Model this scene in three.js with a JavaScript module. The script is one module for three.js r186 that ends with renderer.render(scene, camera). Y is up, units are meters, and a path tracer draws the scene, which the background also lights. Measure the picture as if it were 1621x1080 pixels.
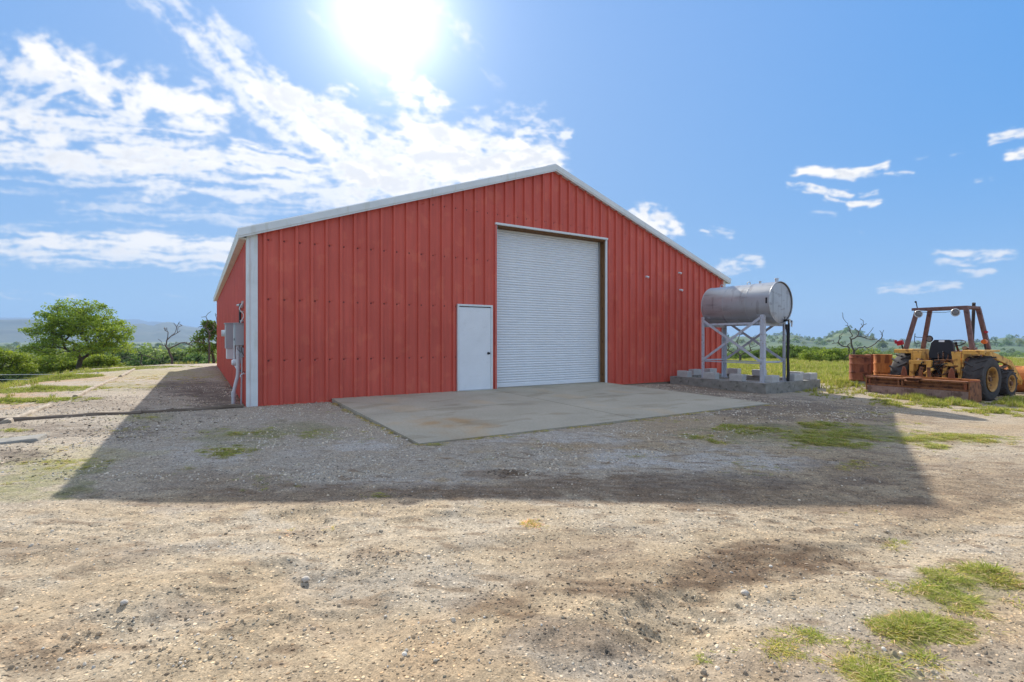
import * as THREE from 'three';
import { mergeGeometries } from 'three/addons/utils/BufferGeometryUtils.js';
import { RoundedBoxGeometry } from 'three/addons/geometries/RoundedBoxGeometry.js';

// ---------------------------------------------------------------- camera, sun, exposure
const EYE = 1.292, FOCAL = 800, HOR = 538;                 // eye height over the barn slab, focal length and horizon row in photograph pixels
const scene = new THREE.Scene();
const camera = new THREE.PerspectiveCamera(2 * Math.atan(540 / FOCAL) * 180 / Math.PI, 1024 / 682, 0.1, 20000);
camera.position.set(0, EYE, 0);
camera.rotation.x = -Math.atan(2 / FOCAL);
const renderer = new THREE.WebGLRenderer();
renderer.toneMapping = THREE.LinearToneMapping;
renderer.toneMappingExposure = 1.62;
renderer.shadowMap.enabled = true;
const EXPO = 1.62;
const SUN = new THREE.Vector3((613 - 810.5) / FOCAL, (HOR - 22) / FOCAL, -1).normalize();
const sun = new THREE.DirectionalLight(new THREE.Color(1, 0.93, 0.82), 4.5);
sun.name = 'sun'; sun.position.copy(SUN).multiplyScalar(120); sun.target.position.set(0, 0, 0);
sun.castShadow = true; sun.shadow.radius = 0.8; sun.shadow.mapSize.set(4096, 4096);
Object.assign(sun.shadow.camera, { left: -60, right: 60, top: 60, bottom: -60, near: 1, far: 300 });
scene.add(sun, sun.target);
scene.fog = new THREE.FogExp2(new THREE.Color(0.42, 0.65, 1.0), 0.00017);

// ---------------------------------------------------------------- random numbers and noise
function rngOf(seed) { let a = seed >>> 0; return () => { a = (a + 0x6d2b79f5) | 0; let t = Math.imul(a ^ (a >>> 15), 1 | a); t = (t + Math.imul(t ^ (t >>> 7), 61 | t)) ^ t; return ((t ^ (t >>> 14)) >>> 0) / 4294967296; }; }
const PERM = new Uint8Array(512); { const r = rngOf(7), p = [...Array(256).keys()]; for (let i = 255; i > 0; i--) { const j = Math.floor(r() * (i + 1)); [p[i], p[j]] = [p[j], p[i]]; } for (let i = 0; i < 512; i++) PERM[i] = p[i & 255]; }
const GX = new Float32Array(256), GY = new Float32Array(256); for (let i = 0; i < 256; i++) { GX[i] = Math.cos(i * 2.399963); GY[i] = Math.sin(i * 2.399963); }
function noise(x, y, per = 256) {                           // gradient noise, about -0.7 .. 0.7, repeating after per cells
  const xf = Math.floor(x), yf = Math.floor(y), fx = x - xf, fy = y - yf;
  const x0 = ((xf % per) + per) % per, y0 = ((yf % per) + per) % per, x1 = (x0 + 1) % per, y1 = (y0 + 1) % per;
  const u = fx * fx * fx * (fx * (fx * 6 - 15) + 10), v = fy * fy * fy * (fy * (fy * 6 - 15) + 10);
  const a = PERM[PERM[x0 & 255] + (y0 & 255)], b = PERM[PERM[x1 & 255] + (y0 & 255)], c = PERM[PERM[x0 & 255] + (y1 & 255)], d = PERM[PERM[x1 & 255] + (y1 & 255)];
  const n0 = GX[a] * fx + GY[a] * fy, n1 = GX[b] * (fx - 1) + GY[b] * fy, n2 = GX[c] * fx + GY[c] * (fy - 1), n3 = GX[d] * (fx - 1) + GY[d] * (fy - 1);
  return n0 + u * (n1 - n0) + v * (n2 - n0 + u * (n0 - n1 - n2 + n3));
}
function fbm(x, y, oct = 4, per = 256) { let s = 0, a = 1; for (let i = 0; i < oct; i++) { s += a * noise(x + i * 17.3 * (per > 255 ? 1 : 0), y, per); x *= 2; y *= 2; per = Math.min(256, per * 2); a *= 0.5; } return s; }
const clamp = (x, a = 0, b = 1) => Math.min(b, Math.max(a, x));
const sstep = (a, b, x) => { const t = clamp((x - a) / (b - a)); return t * t * (3 - 2 * t); };
const mix = (a, b, t) => a + (b - a) * t;
const lerp3 = (a, b, t) => [mix(a[0], b[0], t), mix(a[1], b[1], t), mix(a[2], b[2], t)];

// ---------------------------------------------------------------- sky: air, the glow round the sun, and the clouds
// cloud strokes: from, to (as seen in the picture's central projection), half width, strength, grain length along and across
const STROKES = [
  [-60, 130, 60, 110, 48, .8, 70, 26], [60, 85, 185, 150, 34, 1.1, 60, 24], [-40, 190, 70, 215, 40, 1.0, 60, 24], [50, 165, 190, 120, 24, .8, 60, 18],
  [205, -40, 420, 140, 30, .62, 110, 26], [330, 60, 470, 215, 38, .8, 110, 28], [420, 150, 640, 300, 42, 1.1, 100, 28], [240, -20, 300, 60, 22, .4, 60, 20],
  [-30, 175, 210, 195, 20, .85, 90, 12], [225, 150, 335, 175, 36, 1.05, 60, 30], [40, 200, 330, 215, 16, .85, 120, 10], [-40, 240, 200, 262, 26, .9, 120, 14],
  [100, 258, 330, 250, 26, 1.05, 90, 18], [170, 235, 500, 275, 24, 1.0, 120, 13], [-40, 285, 300, 300, 16, .55, 150, 10], [240, 290, 620, 310, 34, .85, 110, 18],
  [380, 240, 480, 262, 18, 1.0, 90, 10], [100, 325, 480, 345, 22, .55, 170, 14], [-40, 352, 260, 352, 9, .35, 160, 8],
  [-40, 380, 380, 392, 19, 1.05, 120, 12], [60, 405, 360, 412, 20, .85, 120, 12], [0, 402, 60, 395, 18, .7, 80, 12],
  [450, 150, 560, 190, 24, 1.1, 45, 22], [520, 185, 610, 230, 26, 1.0, 60, 20], [640, 210, 760, 255, 36, 1.2, 55, 26], [560, 280, 860, 262, 30, 1.25, 80, 22],
  [700, 225, 860, 245, 28, 1.2, 60, 24], [760, 195, 860, 190, 24, .7, 40, 20], [830, 205, 895, 215, 12, .85, 30, 12], [800, 175, 830, 165, 8, .35, 26, 10],
  [530, 140, 556, 146, 13, .75, 26, 12], [640, 140, 690, 155, 24, 1.1, 36, 20], [610, 165, 700, 180, 16, .6, 40, 14], [700, 20, 790, 120, 26, .22, 90, 24], [585, 70, 668, 165, 34, .75, 60, 26], [690, -10, 720, 60, 30, .5, 60, 26], [500, 20, 560, 90, 26, .3, 70, 22],
  [1000, 345, 1066, 362, 18, 1.15, 26, 16], [1020, 332, 1050, 340, 12, 1.0, 26, 14], [1112, 366, 1160, 372, 7, .75, 30, 6], [1145, 420, 1198, 412, 11, .85, 36, 9], [1150, 432, 1180, 426, 7, .6, 36, 7],
  [1262, 272, 1350, 276, 8, 1.2, 45, 7], [1330, 276, 1398, 266, 8, 1.15, 45, 7], [1400, 277, 1442, 275, 4, .8, 40, 4], [1250, 292, 1300, 302, 4, .75, 30, 5], [1280, 298, 1345, 305, 6, 1.1, 36, 6], [1310, 314, 1345, 320, 5, 1.0, 34, 5], [1342, 322, 1392, 322, 6, 1.15, 36, 6], [1360, 308, 1388, 304, 5, .7, 30, 5], [1282, 335, 1322, 338, 4, .45, 30, 5],
  [1570, 222, 1680, 196, 8, 1.0, 45, 7], [1600, 246, 1700, 234, 8, 1.15, 45, 7], [1505, 243, 1532, 241, 3, .5, 30, 4], [1545, 287, 1568, 284, 4, .65, 26, 5], [1450, 252, 1475, 246, 4, .35, 26, 5],
  [1485, 406, 1600, 404, 10, .95, 50, 9], [1520, 425, 1565, 428, 9, .8, 40, 8], [1392, 459, 1522, 453, 7, .85, 70, 6], [1340, 364, 1368, 365, 3, .35, 26, 4], [-20, 466, 130, 470, 6, .55, 80, 6], [210, 468, 330, 474, 4, .2, 80, 5],
];
function buildSky() {
  const w = 4096, h = 2048, data = new Float32Array(w * h * 4), k = 1 / EXPO;
  for (const s of STROKES) { const dx = s[2] - s[0], dy = s[3] - s[1], l = Math.hypot(dx, dy); s.dir = [dx / l, dy / l, l]; s.box = [Math.min(s[0], s[2]) - s[4] * 2.6, Math.max(s[0], s[2]) + s[4] * 2.6, Math.min(s[1], s[3]) - s[4] * 2.6, Math.max(s[1], s[3]) + s[4] * 2.6]; }
  for (let j = 0; j < h; j++) {
    const el = ((j + 0.5) / h - 0.5) * Math.PI, dy = Math.sin(el), ce = Math.cos(el);
    const near = STROKES.filter((s) => true);
    for (let i = 0; i < w; i++) {
      const o = (j * w + i) * 4; data[o + 3] = 1;
      if (dy < -0.03) { data[o] = 0.30 * k; data[o + 1] = 0.30 * k; data[o + 2] = 0.26 * k; continue; }
      const az = ((i + 0.5) / w - 0.5) * 2 * Math.PI, dx = Math.cos(az) * ce, dz = Math.sin(az) * ce;
      const e = Math.max(0, dy), th = Math.acos(clamp(dx * SUN.x + dy * SUN.y + dz * SUN.z, -1, 1)) * 180 / Math.PI;
      // air: pale at the horizon, deepening with height and away from the sun
      const deep = sstep(16, 72, th), low = Math.exp(-e / 0.16);
      let r = mix(mix(0.25, 0.06, deep), 0.50, low * 0.9), g = mix(mix(0.465, 0.328, deep), 0.735, low * 0.9), b = mix(mix(0.87, 0.83, deep), 0.925, low * 0.9);
      r = mix(r, 0.155, 0.5 * sstep(0.25, 0.95, e) * (1 - low)); g = mix(g, 0.36, 0.5 * sstep(0.25, 0.95, e) * (1 - low));
      const core = Math.exp(-Math.pow(th / 5.0, 2)) * 0.72 + Math.exp(-th / 4.4) * 0.85 + Math.exp(-th / 10) * 0.28;
      r += core; g += core * 0.985; b += core * 0.93;
      // clouds
      let c = 0, thick = 0;
      if (dz < -0.12) {
        const ix = 810.5 + FOCAL * dx / -dz, iy = HOR - FOCAL * dy / -dz;
        if (ix > -520 && ix < 2140 && iy > -420) {
          const fine = fbm(ix / 15, iy / 9, 4), wx = 10 * fbm(ix / 60, iy / 40, 3), wy = 7 * fbm(ix / 60 + 40, iy / 40 + 9, 3);
          for (const s of near) {
            if (ix < s.box[0] || ix > s.box[1] || iy < s.box[2] || iy > s.box[3]) continue;
            const px = ix + wx - s[0], py = iy + wy - s[1], t = clamp((px * s.dir[0] + py * s.dir[1]) / s.dir[2]), qx = px - t * s.dir[0] * s.dir[2], qy = py - t * s.dir[1] * s.dir[2];
            const d = Math.hypot(qx, qy) / s[4]; if (d > 2.4) continue;
            const al = px * s.dir[0] + py * s.dir[1], ac = -px * s.dir[1] + py * s.dir[0];
            const n = fbm(al / s[6] + s[0] * 0.37, ac / s[7] + s[1] * 0.21, 6);
            const a = s[5] * Math.exp(-d * d * 0.75) * 1.08 + (n + 0.3 * fine) * 1.3 * Math.exp(-d * d * 0.4) - 0.3;
            if (a > 0) { const v = s[5] * sstep(0, 1.0, a); c = 1 - (1 - c) * (1 - v * 0.97); thick += v; }
          }
        }
      }
      // level cloud layer round the unseen sky, thickened and brightened to light the barn
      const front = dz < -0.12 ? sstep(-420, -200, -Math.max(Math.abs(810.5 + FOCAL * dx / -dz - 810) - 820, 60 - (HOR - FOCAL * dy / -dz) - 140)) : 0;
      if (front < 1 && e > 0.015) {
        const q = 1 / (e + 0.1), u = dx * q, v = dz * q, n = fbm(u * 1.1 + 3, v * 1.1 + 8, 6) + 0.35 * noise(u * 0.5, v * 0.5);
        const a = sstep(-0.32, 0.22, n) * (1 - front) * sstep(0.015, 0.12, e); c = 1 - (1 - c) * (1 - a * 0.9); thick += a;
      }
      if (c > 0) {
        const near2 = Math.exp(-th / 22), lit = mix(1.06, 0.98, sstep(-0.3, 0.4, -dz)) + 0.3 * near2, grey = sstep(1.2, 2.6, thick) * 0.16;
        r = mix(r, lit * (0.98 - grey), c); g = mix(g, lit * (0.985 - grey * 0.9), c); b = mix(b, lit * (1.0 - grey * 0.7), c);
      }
      data[o] = r * k; data[o + 1] = g * k; data[o + 2] = b * k;
    }
  }
  const t = new THREE.DataTexture(data, w, h, THREE.RGBAFormat, THREE.FloatType);
  t.mapping = THREE.EquirectangularReflectionMapping; t.magFilter = THREE.LinearFilter; t.minFilter = THREE.LinearFilter; t.needsUpdate = true; t.name = 'sky';
  return t;
}
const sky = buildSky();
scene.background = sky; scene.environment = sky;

// ---------------------------------------------------------------- helpers for naming, placing and shaping
const taken = new Map();
function numbered(name) { const n = taken.get(name) ?? 0; taken.set(name, n + 1); return n ? name + '_' + String(n).padStart(3, '0') : name; }
function tag(o, label, category, group) { o.userData.label = label; if (category) o.userData.category = category; if (group) o.userData.group = group; return o; }
function kind(o, k, label) { o.userData.kind = k; if (label) o.userData.label = label; return o; }
function thing(name, label, category, group) { const o = new THREE.Group(); o.name = numbered(name); scene.add(o); return tag(o, label, category, group); }
function part(name, geo, mat, parent = scene, label) {
  const m = new THREE.Mesh(Array.isArray(geo) ? (geo.length > 1 ? merged(geo) : geo[0]) : geo, mat);
  m.name = parent === scene ? numbered(name) : name; m.castShadow = m.receiveShadow = true; parent.add(m); if (label) m.userData.label = label; return m;
}
function merged(list) {
  const a = list.map((g) => { const n = g.index ? g.toNonIndexed() : g; for (const k of Object.keys(n.attributes)) if (!['position', 'normal', 'uv', 'color'].includes(k)) n.deleteAttribute(k); return n; });
  const uv = a.every((g) => g.attributes.uv), col = a.every((g) => g.attributes.color);
  for (const g of a) { if (!uv && g.attributes.uv) g.deleteAttribute('uv'); if (!col && g.attributes.color) g.deleteAttribute('color'); }
  return mergeGeometries(a);
}
const V = (x, y, z) => new THREE.Vector3(x, y, z);
const M4 = new THREE.Matrix4(), Q4 = new THREE.Quaternion();
function box(w, h, d, x = 0, y = 0, z = 0, rx = 0, ry = 0, rz = 0, bevel = 0) {
  const g = bevel ? new RoundedBoxGeometry(w, h, d, 1, Math.min(bevel, w * 0.45, h * 0.45, d * 0.45)) : new THREE.BoxGeometry(w, h, d);
  boxUV(g, w, h, d); g.applyMatrix4(M4.compose(V(x, y, z), Q4.setFromEuler(new THREE.Euler(rx, ry, rz)), V(1, 1, 1))); return g;
}
function boxUV(g) {                                          // uv in metres, by the way each face points
  const p = g.attributes.position, n = g.attributes.normal, u = g.attributes.uv;
  for (let i = 0; i < p.count; i++) { const ax = Math.abs(n.getX(i)), ay = Math.abs(n.getY(i)), az = Math.abs(n.getZ(i)); if (ax > ay && ax > az) u.setXY(i, p.getZ(i), p.getY(i)); else if (ay > az) u.setXY(i, p.getX(i), p.getZ(i)); else u.setXY(i, p.getX(i), p.getY(i)); }
}
function beam(a, b, w, h, twist = 0, bevel = 0.006) {         // a bar of section w x h between two points
  const d = b.clone().sub(a), L = d.length(), g = bevel ? new RoundedBoxGeometry(w, h, L, 1, Math.min(bevel, w * 0.4, h * 0.4)) : new THREE.BoxGeometry(w, h, L);
  boxUV(g);
  const zz = d.normalize(), up = Math.abs(zz.y) > 0.95 ? V(1, 0, 0) : V(0, 1, 0), xx = up.clone().cross(zz).normalize(), yy = zz.clone().cross(xx);
  const m = new THREE.Matrix4().makeBasis(xx, yy, zz); if (twist) m.multiply(new THREE.Matrix4().makeRotationZ(twist));
  m.setPosition(a.clone().add(b).multiplyScalar(0.5)); g.applyMatrix4(m); return g;
}
function rod(a, b, r, r2 = r, seg = 12, open = false) {
  const d = b.clone().sub(a), L = d.length(), g = new THREE.CylinderGeometry(r2, r, L, seg, 1, open);
  g.applyMatrix4(new THREE.Matrix4().compose(a.clone().add(b).multiplyScalar(0.5), new THREE.Quaternion().setFromUnitVectors(V(0, 1, 0), d.normalize()), V(1, 1, 1))); return g;
}
function hose(points, r, seg = 24, sides = 8) { return new THREE.TubeGeometry(new THREE.CatmullRomCurve3(points, false, 'catmullrom', 0.5), seg, r, sides); }
function plate(pts, t, m) {                                   // a flat outline in x, y given a thickness, chamfered
  const s = new THREE.Shape(pts.map((p) => new THREE.Vector2(p[0], p[1]))), g = new THREE.ExtrudeGeometry(s, { depth: t, bevelEnabled: true, bevelSize: 0.004, bevelThickness: 0.004, bevelSegments: 1, curveSegments: 6 });
  if (m) g.applyMatrix4(m); return g;
}
const std = (o) => new THREE.MeshStandardMaterial(o), phys = (o) => new THREE.MeshPhysicalMaterial(o);
const rgb = (r, g, b) => new THREE.Color(r, g, b);
function texture(w, h, f, srgb = true, repeat) {              // f(x, y, out) gives sRGB or plain values 0..1
  const d = new Uint8Array(w * h * 4), o = [0, 0, 0];
  for (let y = 0; y < h; y++) for (let x = 0; x < w; x++) { f(x / w, y / h, o); const i = (y * w + x) * 4; for (let c = 0; c < 3; c++) d[i + c] = clamp(o[c]) * 255; d[i + 3] = 255; }
  return fromBytes(d, w, h, srgb, repeat);
}
function fromBytes(d, w, h, srgb, repeat = [1, 1]) {
  const t = new THREE.DataTexture(d, w, h); t.wrapS = t.wrapT = THREE.RepeatWrapping; t.magFilter = THREE.LinearFilter; t.minFilter = THREE.LinearMipmapLinearFilter; t.generateMipmaps = true; t.repeat.set(...repeat);
  if (srgb) t.colorSpace = THREE.SRGBColorSpace; t.needsUpdate = true; return t;
}

// ---------------------------------------------------------------- where the barn stands; s runs along its front, b back from it
const TH = 0.555, CT = Math.cos(TH), ST = Math.sin(TH), BX = -5.354, BD = 10.273, BW = 15.36, BL = 19.5;
const W = (s, b, y = 0) => V(BX + s * CT - b * ST, y, -(BD + s * ST + b * CT));
const sOf = (x, z) => (x - BX) * CT + (-z - BD) * ST, bOf = (x, z) => -(x - BX) * ST + (-z - BD) * CT;

// ---------------------------------------------------------------- ground: the yard, its crest, the valley behind
const soft = (x, k) => (x > 20 * k ? x : k * Math.log(1 + Math.exp(x / k)));
function crest(s, b) { const lim = mix(22, 5, sstep(15, 30, s)), back = b - lim, left = -s - 4.3 - 0.03 * Math.max(0, b), right = s - 60; return soft(Math.max(back, left, right), 1.2); }
const SLAB = { s0: 1.62, s1: 9.62, b0: -5.22 };
function baseHeight(x, z) {
  const s = sOf(x, z), b = bOf(x, z);
  let y = -0.055 - 0.0085 * Math.max(0, -b) * (b < -14 ? 14 / -b : 1) - 0.21 * (1 - Math.exp(-Math.max(0, s - 9) / 5));
  y -= 0.16 * sstep(2, 7, -s) * sstep(4, 14, b) + 0.55 * sstep(5.5, 10.5, -s) * sstep(2, 10, b) + 0.02 * sstep(0, 6, -s) * clamp(b / 10 + 0.5);
  const e = crest(s, b), gentle = sstep(9, 17, s), q = mix(0.15 * e * e / (e + 5), e * e / (e + 30) * 0.1 + 0.12 * soft(e - 36, 6), gentle);
  y -= 12 * (1 - Math.exp(-q / 12));
  y += 0.2 * Math.exp(-((x - 11) ** 2 + (z + 15.6) ** 2) / 2.4);
  if (e > 30) y += sstep(30, 160, e) * (1.6 * noise(x / 90 + 5, z / 90) + 0.7 * noise(x / 35, z / 35));
  y += sstep(900, 3000, e) * 4;
  return y;
}
function height(x, z) {
  const s = sOf(x, z), b = bOf(x, z), D = Math.hypot(x, z);
  let y = baseHeight(x, z);
  if (D < 70) {
    const inBarn = s > -0.08 && s < BW + 0.08 && b > -0.06 && b < BL, slab = s > SLAB.s0 - 0.05 && s < SLAB.s1 + 0.05 && b > SLAB.b0 - 0.05 && b < 0.1;
    const toWall = Math.max(0, Math.max(-s, s - BW, -b, b - BL)), flat = sstep(0, 1.2, toWall) * 0.85 + 0.15;
    let n = 0.035 * noise(x / 3.1 + 2, z / 3.1 + 7) + 0.018 * noise(x / 1.3, z / 1.3 + 3);
    if (D < 40) { const rough = 0.35 + 0.9 * sstep(-0.15, 0.35, noise(x / 1.7 + 9, z / 1.1 + 4)); n += rough * (0.011 * noise(x / 0.42, z / 0.3) + 0.02 * Math.abs(noise(x / 0.2 + 3 + 0.3 * noise(x * 3, z * 3), z / 0.11)) + 0.009 * noise(x / 0.085, z / 0.06)); }
    if (D < 14 && -z < 11) {                                 // tyre ruts and ridges
      for (const t of TRACKS) { const d = trackDist(t, x, z); if (d.off < 0.3) { const w = sstep(0.3, 0.1, d.off); n += w * (-t.deep + t.lug * 0.005 * Math.sign(Math.sin(d.along * 42 + Math.abs(d.side) * 14)) * sstep(0.19, 0.14, d.off)) + 0.02 * t.deep * 20 * sstep(0.3, 0.22, d.off) * sstep(0.14, 0.2, d.off) * (0.5 + noise(x * 5, z * 5)); } }
    }
    y += n * flat;
    if (slab) y -= 0.07; else if (inBarn) y -= 0.12;
  }
  return y;
}
function hit(px, py) {                                       // the yard point that a photograph pixel shows
  const dx = (px - 810.5) / FOCAL, dy = -(py - HOR) / FOCAL; let y = -0.2, t = 1;
  for (let i = 0; i < 25; i++) { t = (y - EYE) / dy; if (t > 90) t = 90; y = baseHeight(dx * t, -t); }
  return V(dx * t, y, -t);
}
const TRACKS = [
  { p: [hit(-20, 960), hit(200, 900), hit(480, 850), hit(800, 822)], deep: 0.018, lug: 0.5 }, { p: [hit(-20, 905), hit(150, 868), hit(400, 826), hit(640, 806)], deep: 0.018, lug: 0.5 }, { p: [hit(1130, 935), hit(1090, 990), hit(1060, 1080)], deep: 0.02, lug: 1 }, { p: [hit(1621, 845), hit(1480, 860), hit(1320, 900), hit(1100, 960), hit(900, 1040)], deep: 0.015, lug: 0.6 }, { p: [hit(300, 1060), hit(560, 980), hit(760, 930), hit(940, 890)], deep: 0.014, lug: 0.4 },
  { p: [hit(470, 815), hit(520, 880), hit(575, 1000)], deep: 0.03, lug: 0 }, { p: [hit(60, 1030), hit(240, 975), hit(420, 910)], deep: 0.022, lug: 0.5 }, { p: [hit(90, 1050), hit(270, 990), hit(450, 922)], deep: 0.02, lug: 0.5 },
  { p: [hit(1090, 925), hit(1050, 985), hit(1010, 1070)], deep: 0.025, lug: 1 }, { p: [hit(740, 1050), hit(860, 1010), hit(990, 960), hit(1150, 930), hit(1330, 905)], deep: -0.018, lug: 0 },
  { p: [hit(820, 745), hit(1000, 730), hit(1200, 690)], deep: 0.02, lug: 0 }, { p: [hit(400, 770), hit(700, 745), hit(980, 700)], deep: 0.02, lug: 0.4 }, { p: [hit(1621, 800), hit(1400, 870), hit(1180, 905)], deep: 0.02, lug: 0.6 }, { p: [hit(500, 930), hit(650, 905), hit(830, 870), hit(1010, 850)], deep: 0.016, lug: 0.3 },
];
function trackDist(t, x, z) {
  let best = { off: 9, along: 0, side: 0 }, run = 0;
  for (let i = 0; i + 1 < t.p.length; i++) {
    const a = t.p[i], b = t.p[i + 1], ex = b.x - a.x, ez = b.z - a.z, L = Math.hypot(ex, ez), u = clamp(((x - a.x) * ex + (z - a.z) * ez) / (L * L)), qx = x - a.x - u * ex, qz = z - a.z - u * ez, d = Math.hypot(qx, qz);
    if (d < best.off) best = { off: d + 0.03 * noise(x * 2.2, z * 2.2), along: run + u * L, side: (qx * ez - qz * ex) / L };
    run += L;
  }
  return best;
}
// soils of the yard: pixel of the photograph where each patch lies, its half size there, what it is and how strong
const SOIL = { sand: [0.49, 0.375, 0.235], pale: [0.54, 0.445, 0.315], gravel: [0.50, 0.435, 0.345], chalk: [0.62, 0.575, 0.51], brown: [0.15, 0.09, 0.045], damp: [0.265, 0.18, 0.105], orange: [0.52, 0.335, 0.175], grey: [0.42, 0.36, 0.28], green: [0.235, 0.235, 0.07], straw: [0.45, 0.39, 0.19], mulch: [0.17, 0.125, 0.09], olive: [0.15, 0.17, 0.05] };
const PATCHES = [
  ['gravel', 330, 690, 250, 60, 1], ['gravel', 560, 740, 330, 50, .9], ['gravel', 900, 735, 380, 45, .8], ['chalk', 560, 708, 60, 8, .8], ['chalk', 990, 722, 90, 14, .8], ['chalk', 1180, 730, 120, 16, .7], ['chalk', 700, 770, 160, 16, .55], ['chalk', 860, 690, 120, 10, .6], ['chalk', 330, 715, 120, 14, .4],
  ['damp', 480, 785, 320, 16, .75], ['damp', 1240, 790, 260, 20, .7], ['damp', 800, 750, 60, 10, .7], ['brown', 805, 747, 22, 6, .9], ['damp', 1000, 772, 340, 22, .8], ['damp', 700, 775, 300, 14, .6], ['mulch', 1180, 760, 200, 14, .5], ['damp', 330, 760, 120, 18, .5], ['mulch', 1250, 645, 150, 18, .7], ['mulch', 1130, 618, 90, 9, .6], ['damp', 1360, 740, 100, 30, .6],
  ['brown', 1215, 880, 140, 30, 1], ['brown', 1100, 912, 110, 18, 1], ['brown', 1290, 892, 70, 16, .5], ['brown', 950, 930, 120, 22, .9], ['damp', 1000, 895, 150, 30, .55], ['brown', 810, 965, 80, 26, .85], ['damp', 900, 860, 140, 22, .4], ['brown', 1560, 770, 140, 30, .6], ['damp', 1450, 800, 130, 26, .7], ['damp', 1560, 740, 120, 16, .4],
  ['grey', 1010, 1040, 260, 70, .7], ['grey', 900, 1040, 170, 60, .6], ['damp', 980, 1000, 120, 14, .5], ['damp', 860, 1010, 120, 12, .5], ['pale', 1150, 970, 130, 24, .6], ['gravel', 1330, 980, 130, 30, .5], ['grey', 1450, 1040, 220, 50, .5], ['gravel', 1560, 850, 120, 24, .55],
  ['orange', 60, 1010, 130, 30, .45], ['orange', 640, 1010, 120, 50, .2], ['brown', 60, 1045, 70, 14, .6], ['damp', 490, 835, 22, 12, .9], ['damp', 590, 878, 36, 9, .8], ['damp', 110, 875, 130, 24, .45], ['damp', 390, 960, 110, 14, .4],
  ['grey', 560, 940, 160, 36, .5], ['grey', 610, 900, 110, 26, .45], ['pale', 400, 830, 330, 18, .5], ['pale', 700, 840, 200, 18, .5], ['sand', 1330, 840, 200, 20, .6],
  ['green', 60, 745, 110, 26, .75], ['green', 30, 785, 60, 12, .6], ['straw', 130, 720, 110, 16, .6], ['mulch', 120, 680, 130, 14, .8], ['mulch', 30, 720, 60, 10, .8], ['gravel', 190, 655, 130, 20, .8], ['mulch', 300, 612, 60, 20, .9], ['mulch', 340, 630, 40, 16, .9], ['green', 230, 660, 50, 10, .4], ['mulch', 140, 640, 90, 14, .6],
  ['orange', 20, 625, 60, 12, 1], ['orange', 60, 605, 60, 10, .8], ['orange', 140, 598, 70, 8, .8], ['straw', 260, 590, 110, 8, .9], ['green', 190, 612, 60, 6, .5],
  ['green', 1280, 685, 150, 14, .6], ['green', 1350, 690, 80, 14, .6], ['green', 380, 690, 70, 14, .5], ['green', 480, 680, 60, 12, .5], ['green', 1500, 695, 110, 8, .7], ['damp', 1450, 665, 110, 8, .6], ['pale', 1560, 665, 90, 10, .6], ['sand', 1350, 620, 60, 8, .6], ['pale', 1560, 705, 90, 9, .6],
  ['olive', 1525, 940, 80, 22, .5], ['olive', 1440, 985, 55, 18, .5], ['olive', 1400, 1050, 60, 30, .5], ['damp', 1480, 1010, 120, 26, .45], ['damp', 1200, 1050, 90, 30, .4],
].map(([k, px, py, w, h, a]) => { const c = hit(px, py), n = hit(px, py + h), f = hit(px, py - h); return { c: SOIL[k], x: c.x, z: c.z, rx: w * -c.z / FOCAL, rz: clamp((n.z - f.z) / 2, 0.12, 2.4), a, sk: c.x / -c.z }; });
function soilAt(x, z) {
  const n1 = fbm(x / 2.3, z / 1.6, 4), n2 = fbm(x / 0.55 + 11, z / 0.4 + 3, 4), n3 = noise(x / 0.13, z / 0.1), s = sOf(x, z), b = bOf(x, z);
  let c = lerp3(SOIL.sand, SOIL.pale, sstep(-0.3, 0.5, n1 + 0.4 * n2));
  c = lerp3(c, SOIL.grey, 0.4 * sstep(0.05, 0.5, n2)); c = lerp3(c, SOIL.orange, 0.35 * sstep(0.1, 0.6, -n1 + 0.3 * n2));
  c = lerp3(c, SOIL.gravel, 0.75 * sstep(-6.4, -4.6, b + 0.9 * n1));
  const crumb = 0.6 + 0.4 * sstep(-0.35, 0.15, fbm(x / 0.2 + 5, z / 0.085, 3));
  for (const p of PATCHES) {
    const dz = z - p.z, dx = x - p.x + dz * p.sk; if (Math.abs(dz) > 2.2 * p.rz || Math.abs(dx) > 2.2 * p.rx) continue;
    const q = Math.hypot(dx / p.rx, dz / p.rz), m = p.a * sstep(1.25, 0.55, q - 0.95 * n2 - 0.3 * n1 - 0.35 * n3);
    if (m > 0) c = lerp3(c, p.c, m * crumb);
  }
  // broken crusts of damp earth, flecks of chips
  const fleck = sstep(0.2, 0.5, fbm(x / 0.31 + 7, z / 0.11 + 2, 3) + 0.35 * n1); c = lerp3(c, SOIL.damp, 0.75 * fleck * (b < -6 ? 1 : 0.4));
  return c;
}
const FAR = { grass: [0.20, 0.25, 0.06], dry: [0.40, 0.36, 0.16], wood: [0.08, 0.13, 0.045] };
function groundColour(x, z) {
  const s = sOf(x, z), b = bOf(x, z), e = crest(s, b), D = Math.hypot(x, z);
  let c = D < 45 ? soilAt(x, z) : SOIL.sand;
  const n = fbm(x / 5, z / 5, 3), meadow = Math.max(sstep(2.5, 6, e + 2 * n), sstep(14, 19, s + 1.4 * n) * sstep(-3.5, -0.5, b + 0.8 * n));
  if (meadow > 0) c = lerp3(c, lerp3(FAR.grass, FAR.dry, sstep(-0.2, 0.5, n + 0.3 * noise(x / 1.2, z / 1.2)) * 0.6), meadow);
  if (e > 60) c = lerp3(c, lerp3(FAR.grass, FAR.wood, sstep(-0.35, 0.15, fbm(x / 70, z / 70, 3))), sstep(60, 120, e));
  return c;
}
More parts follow.
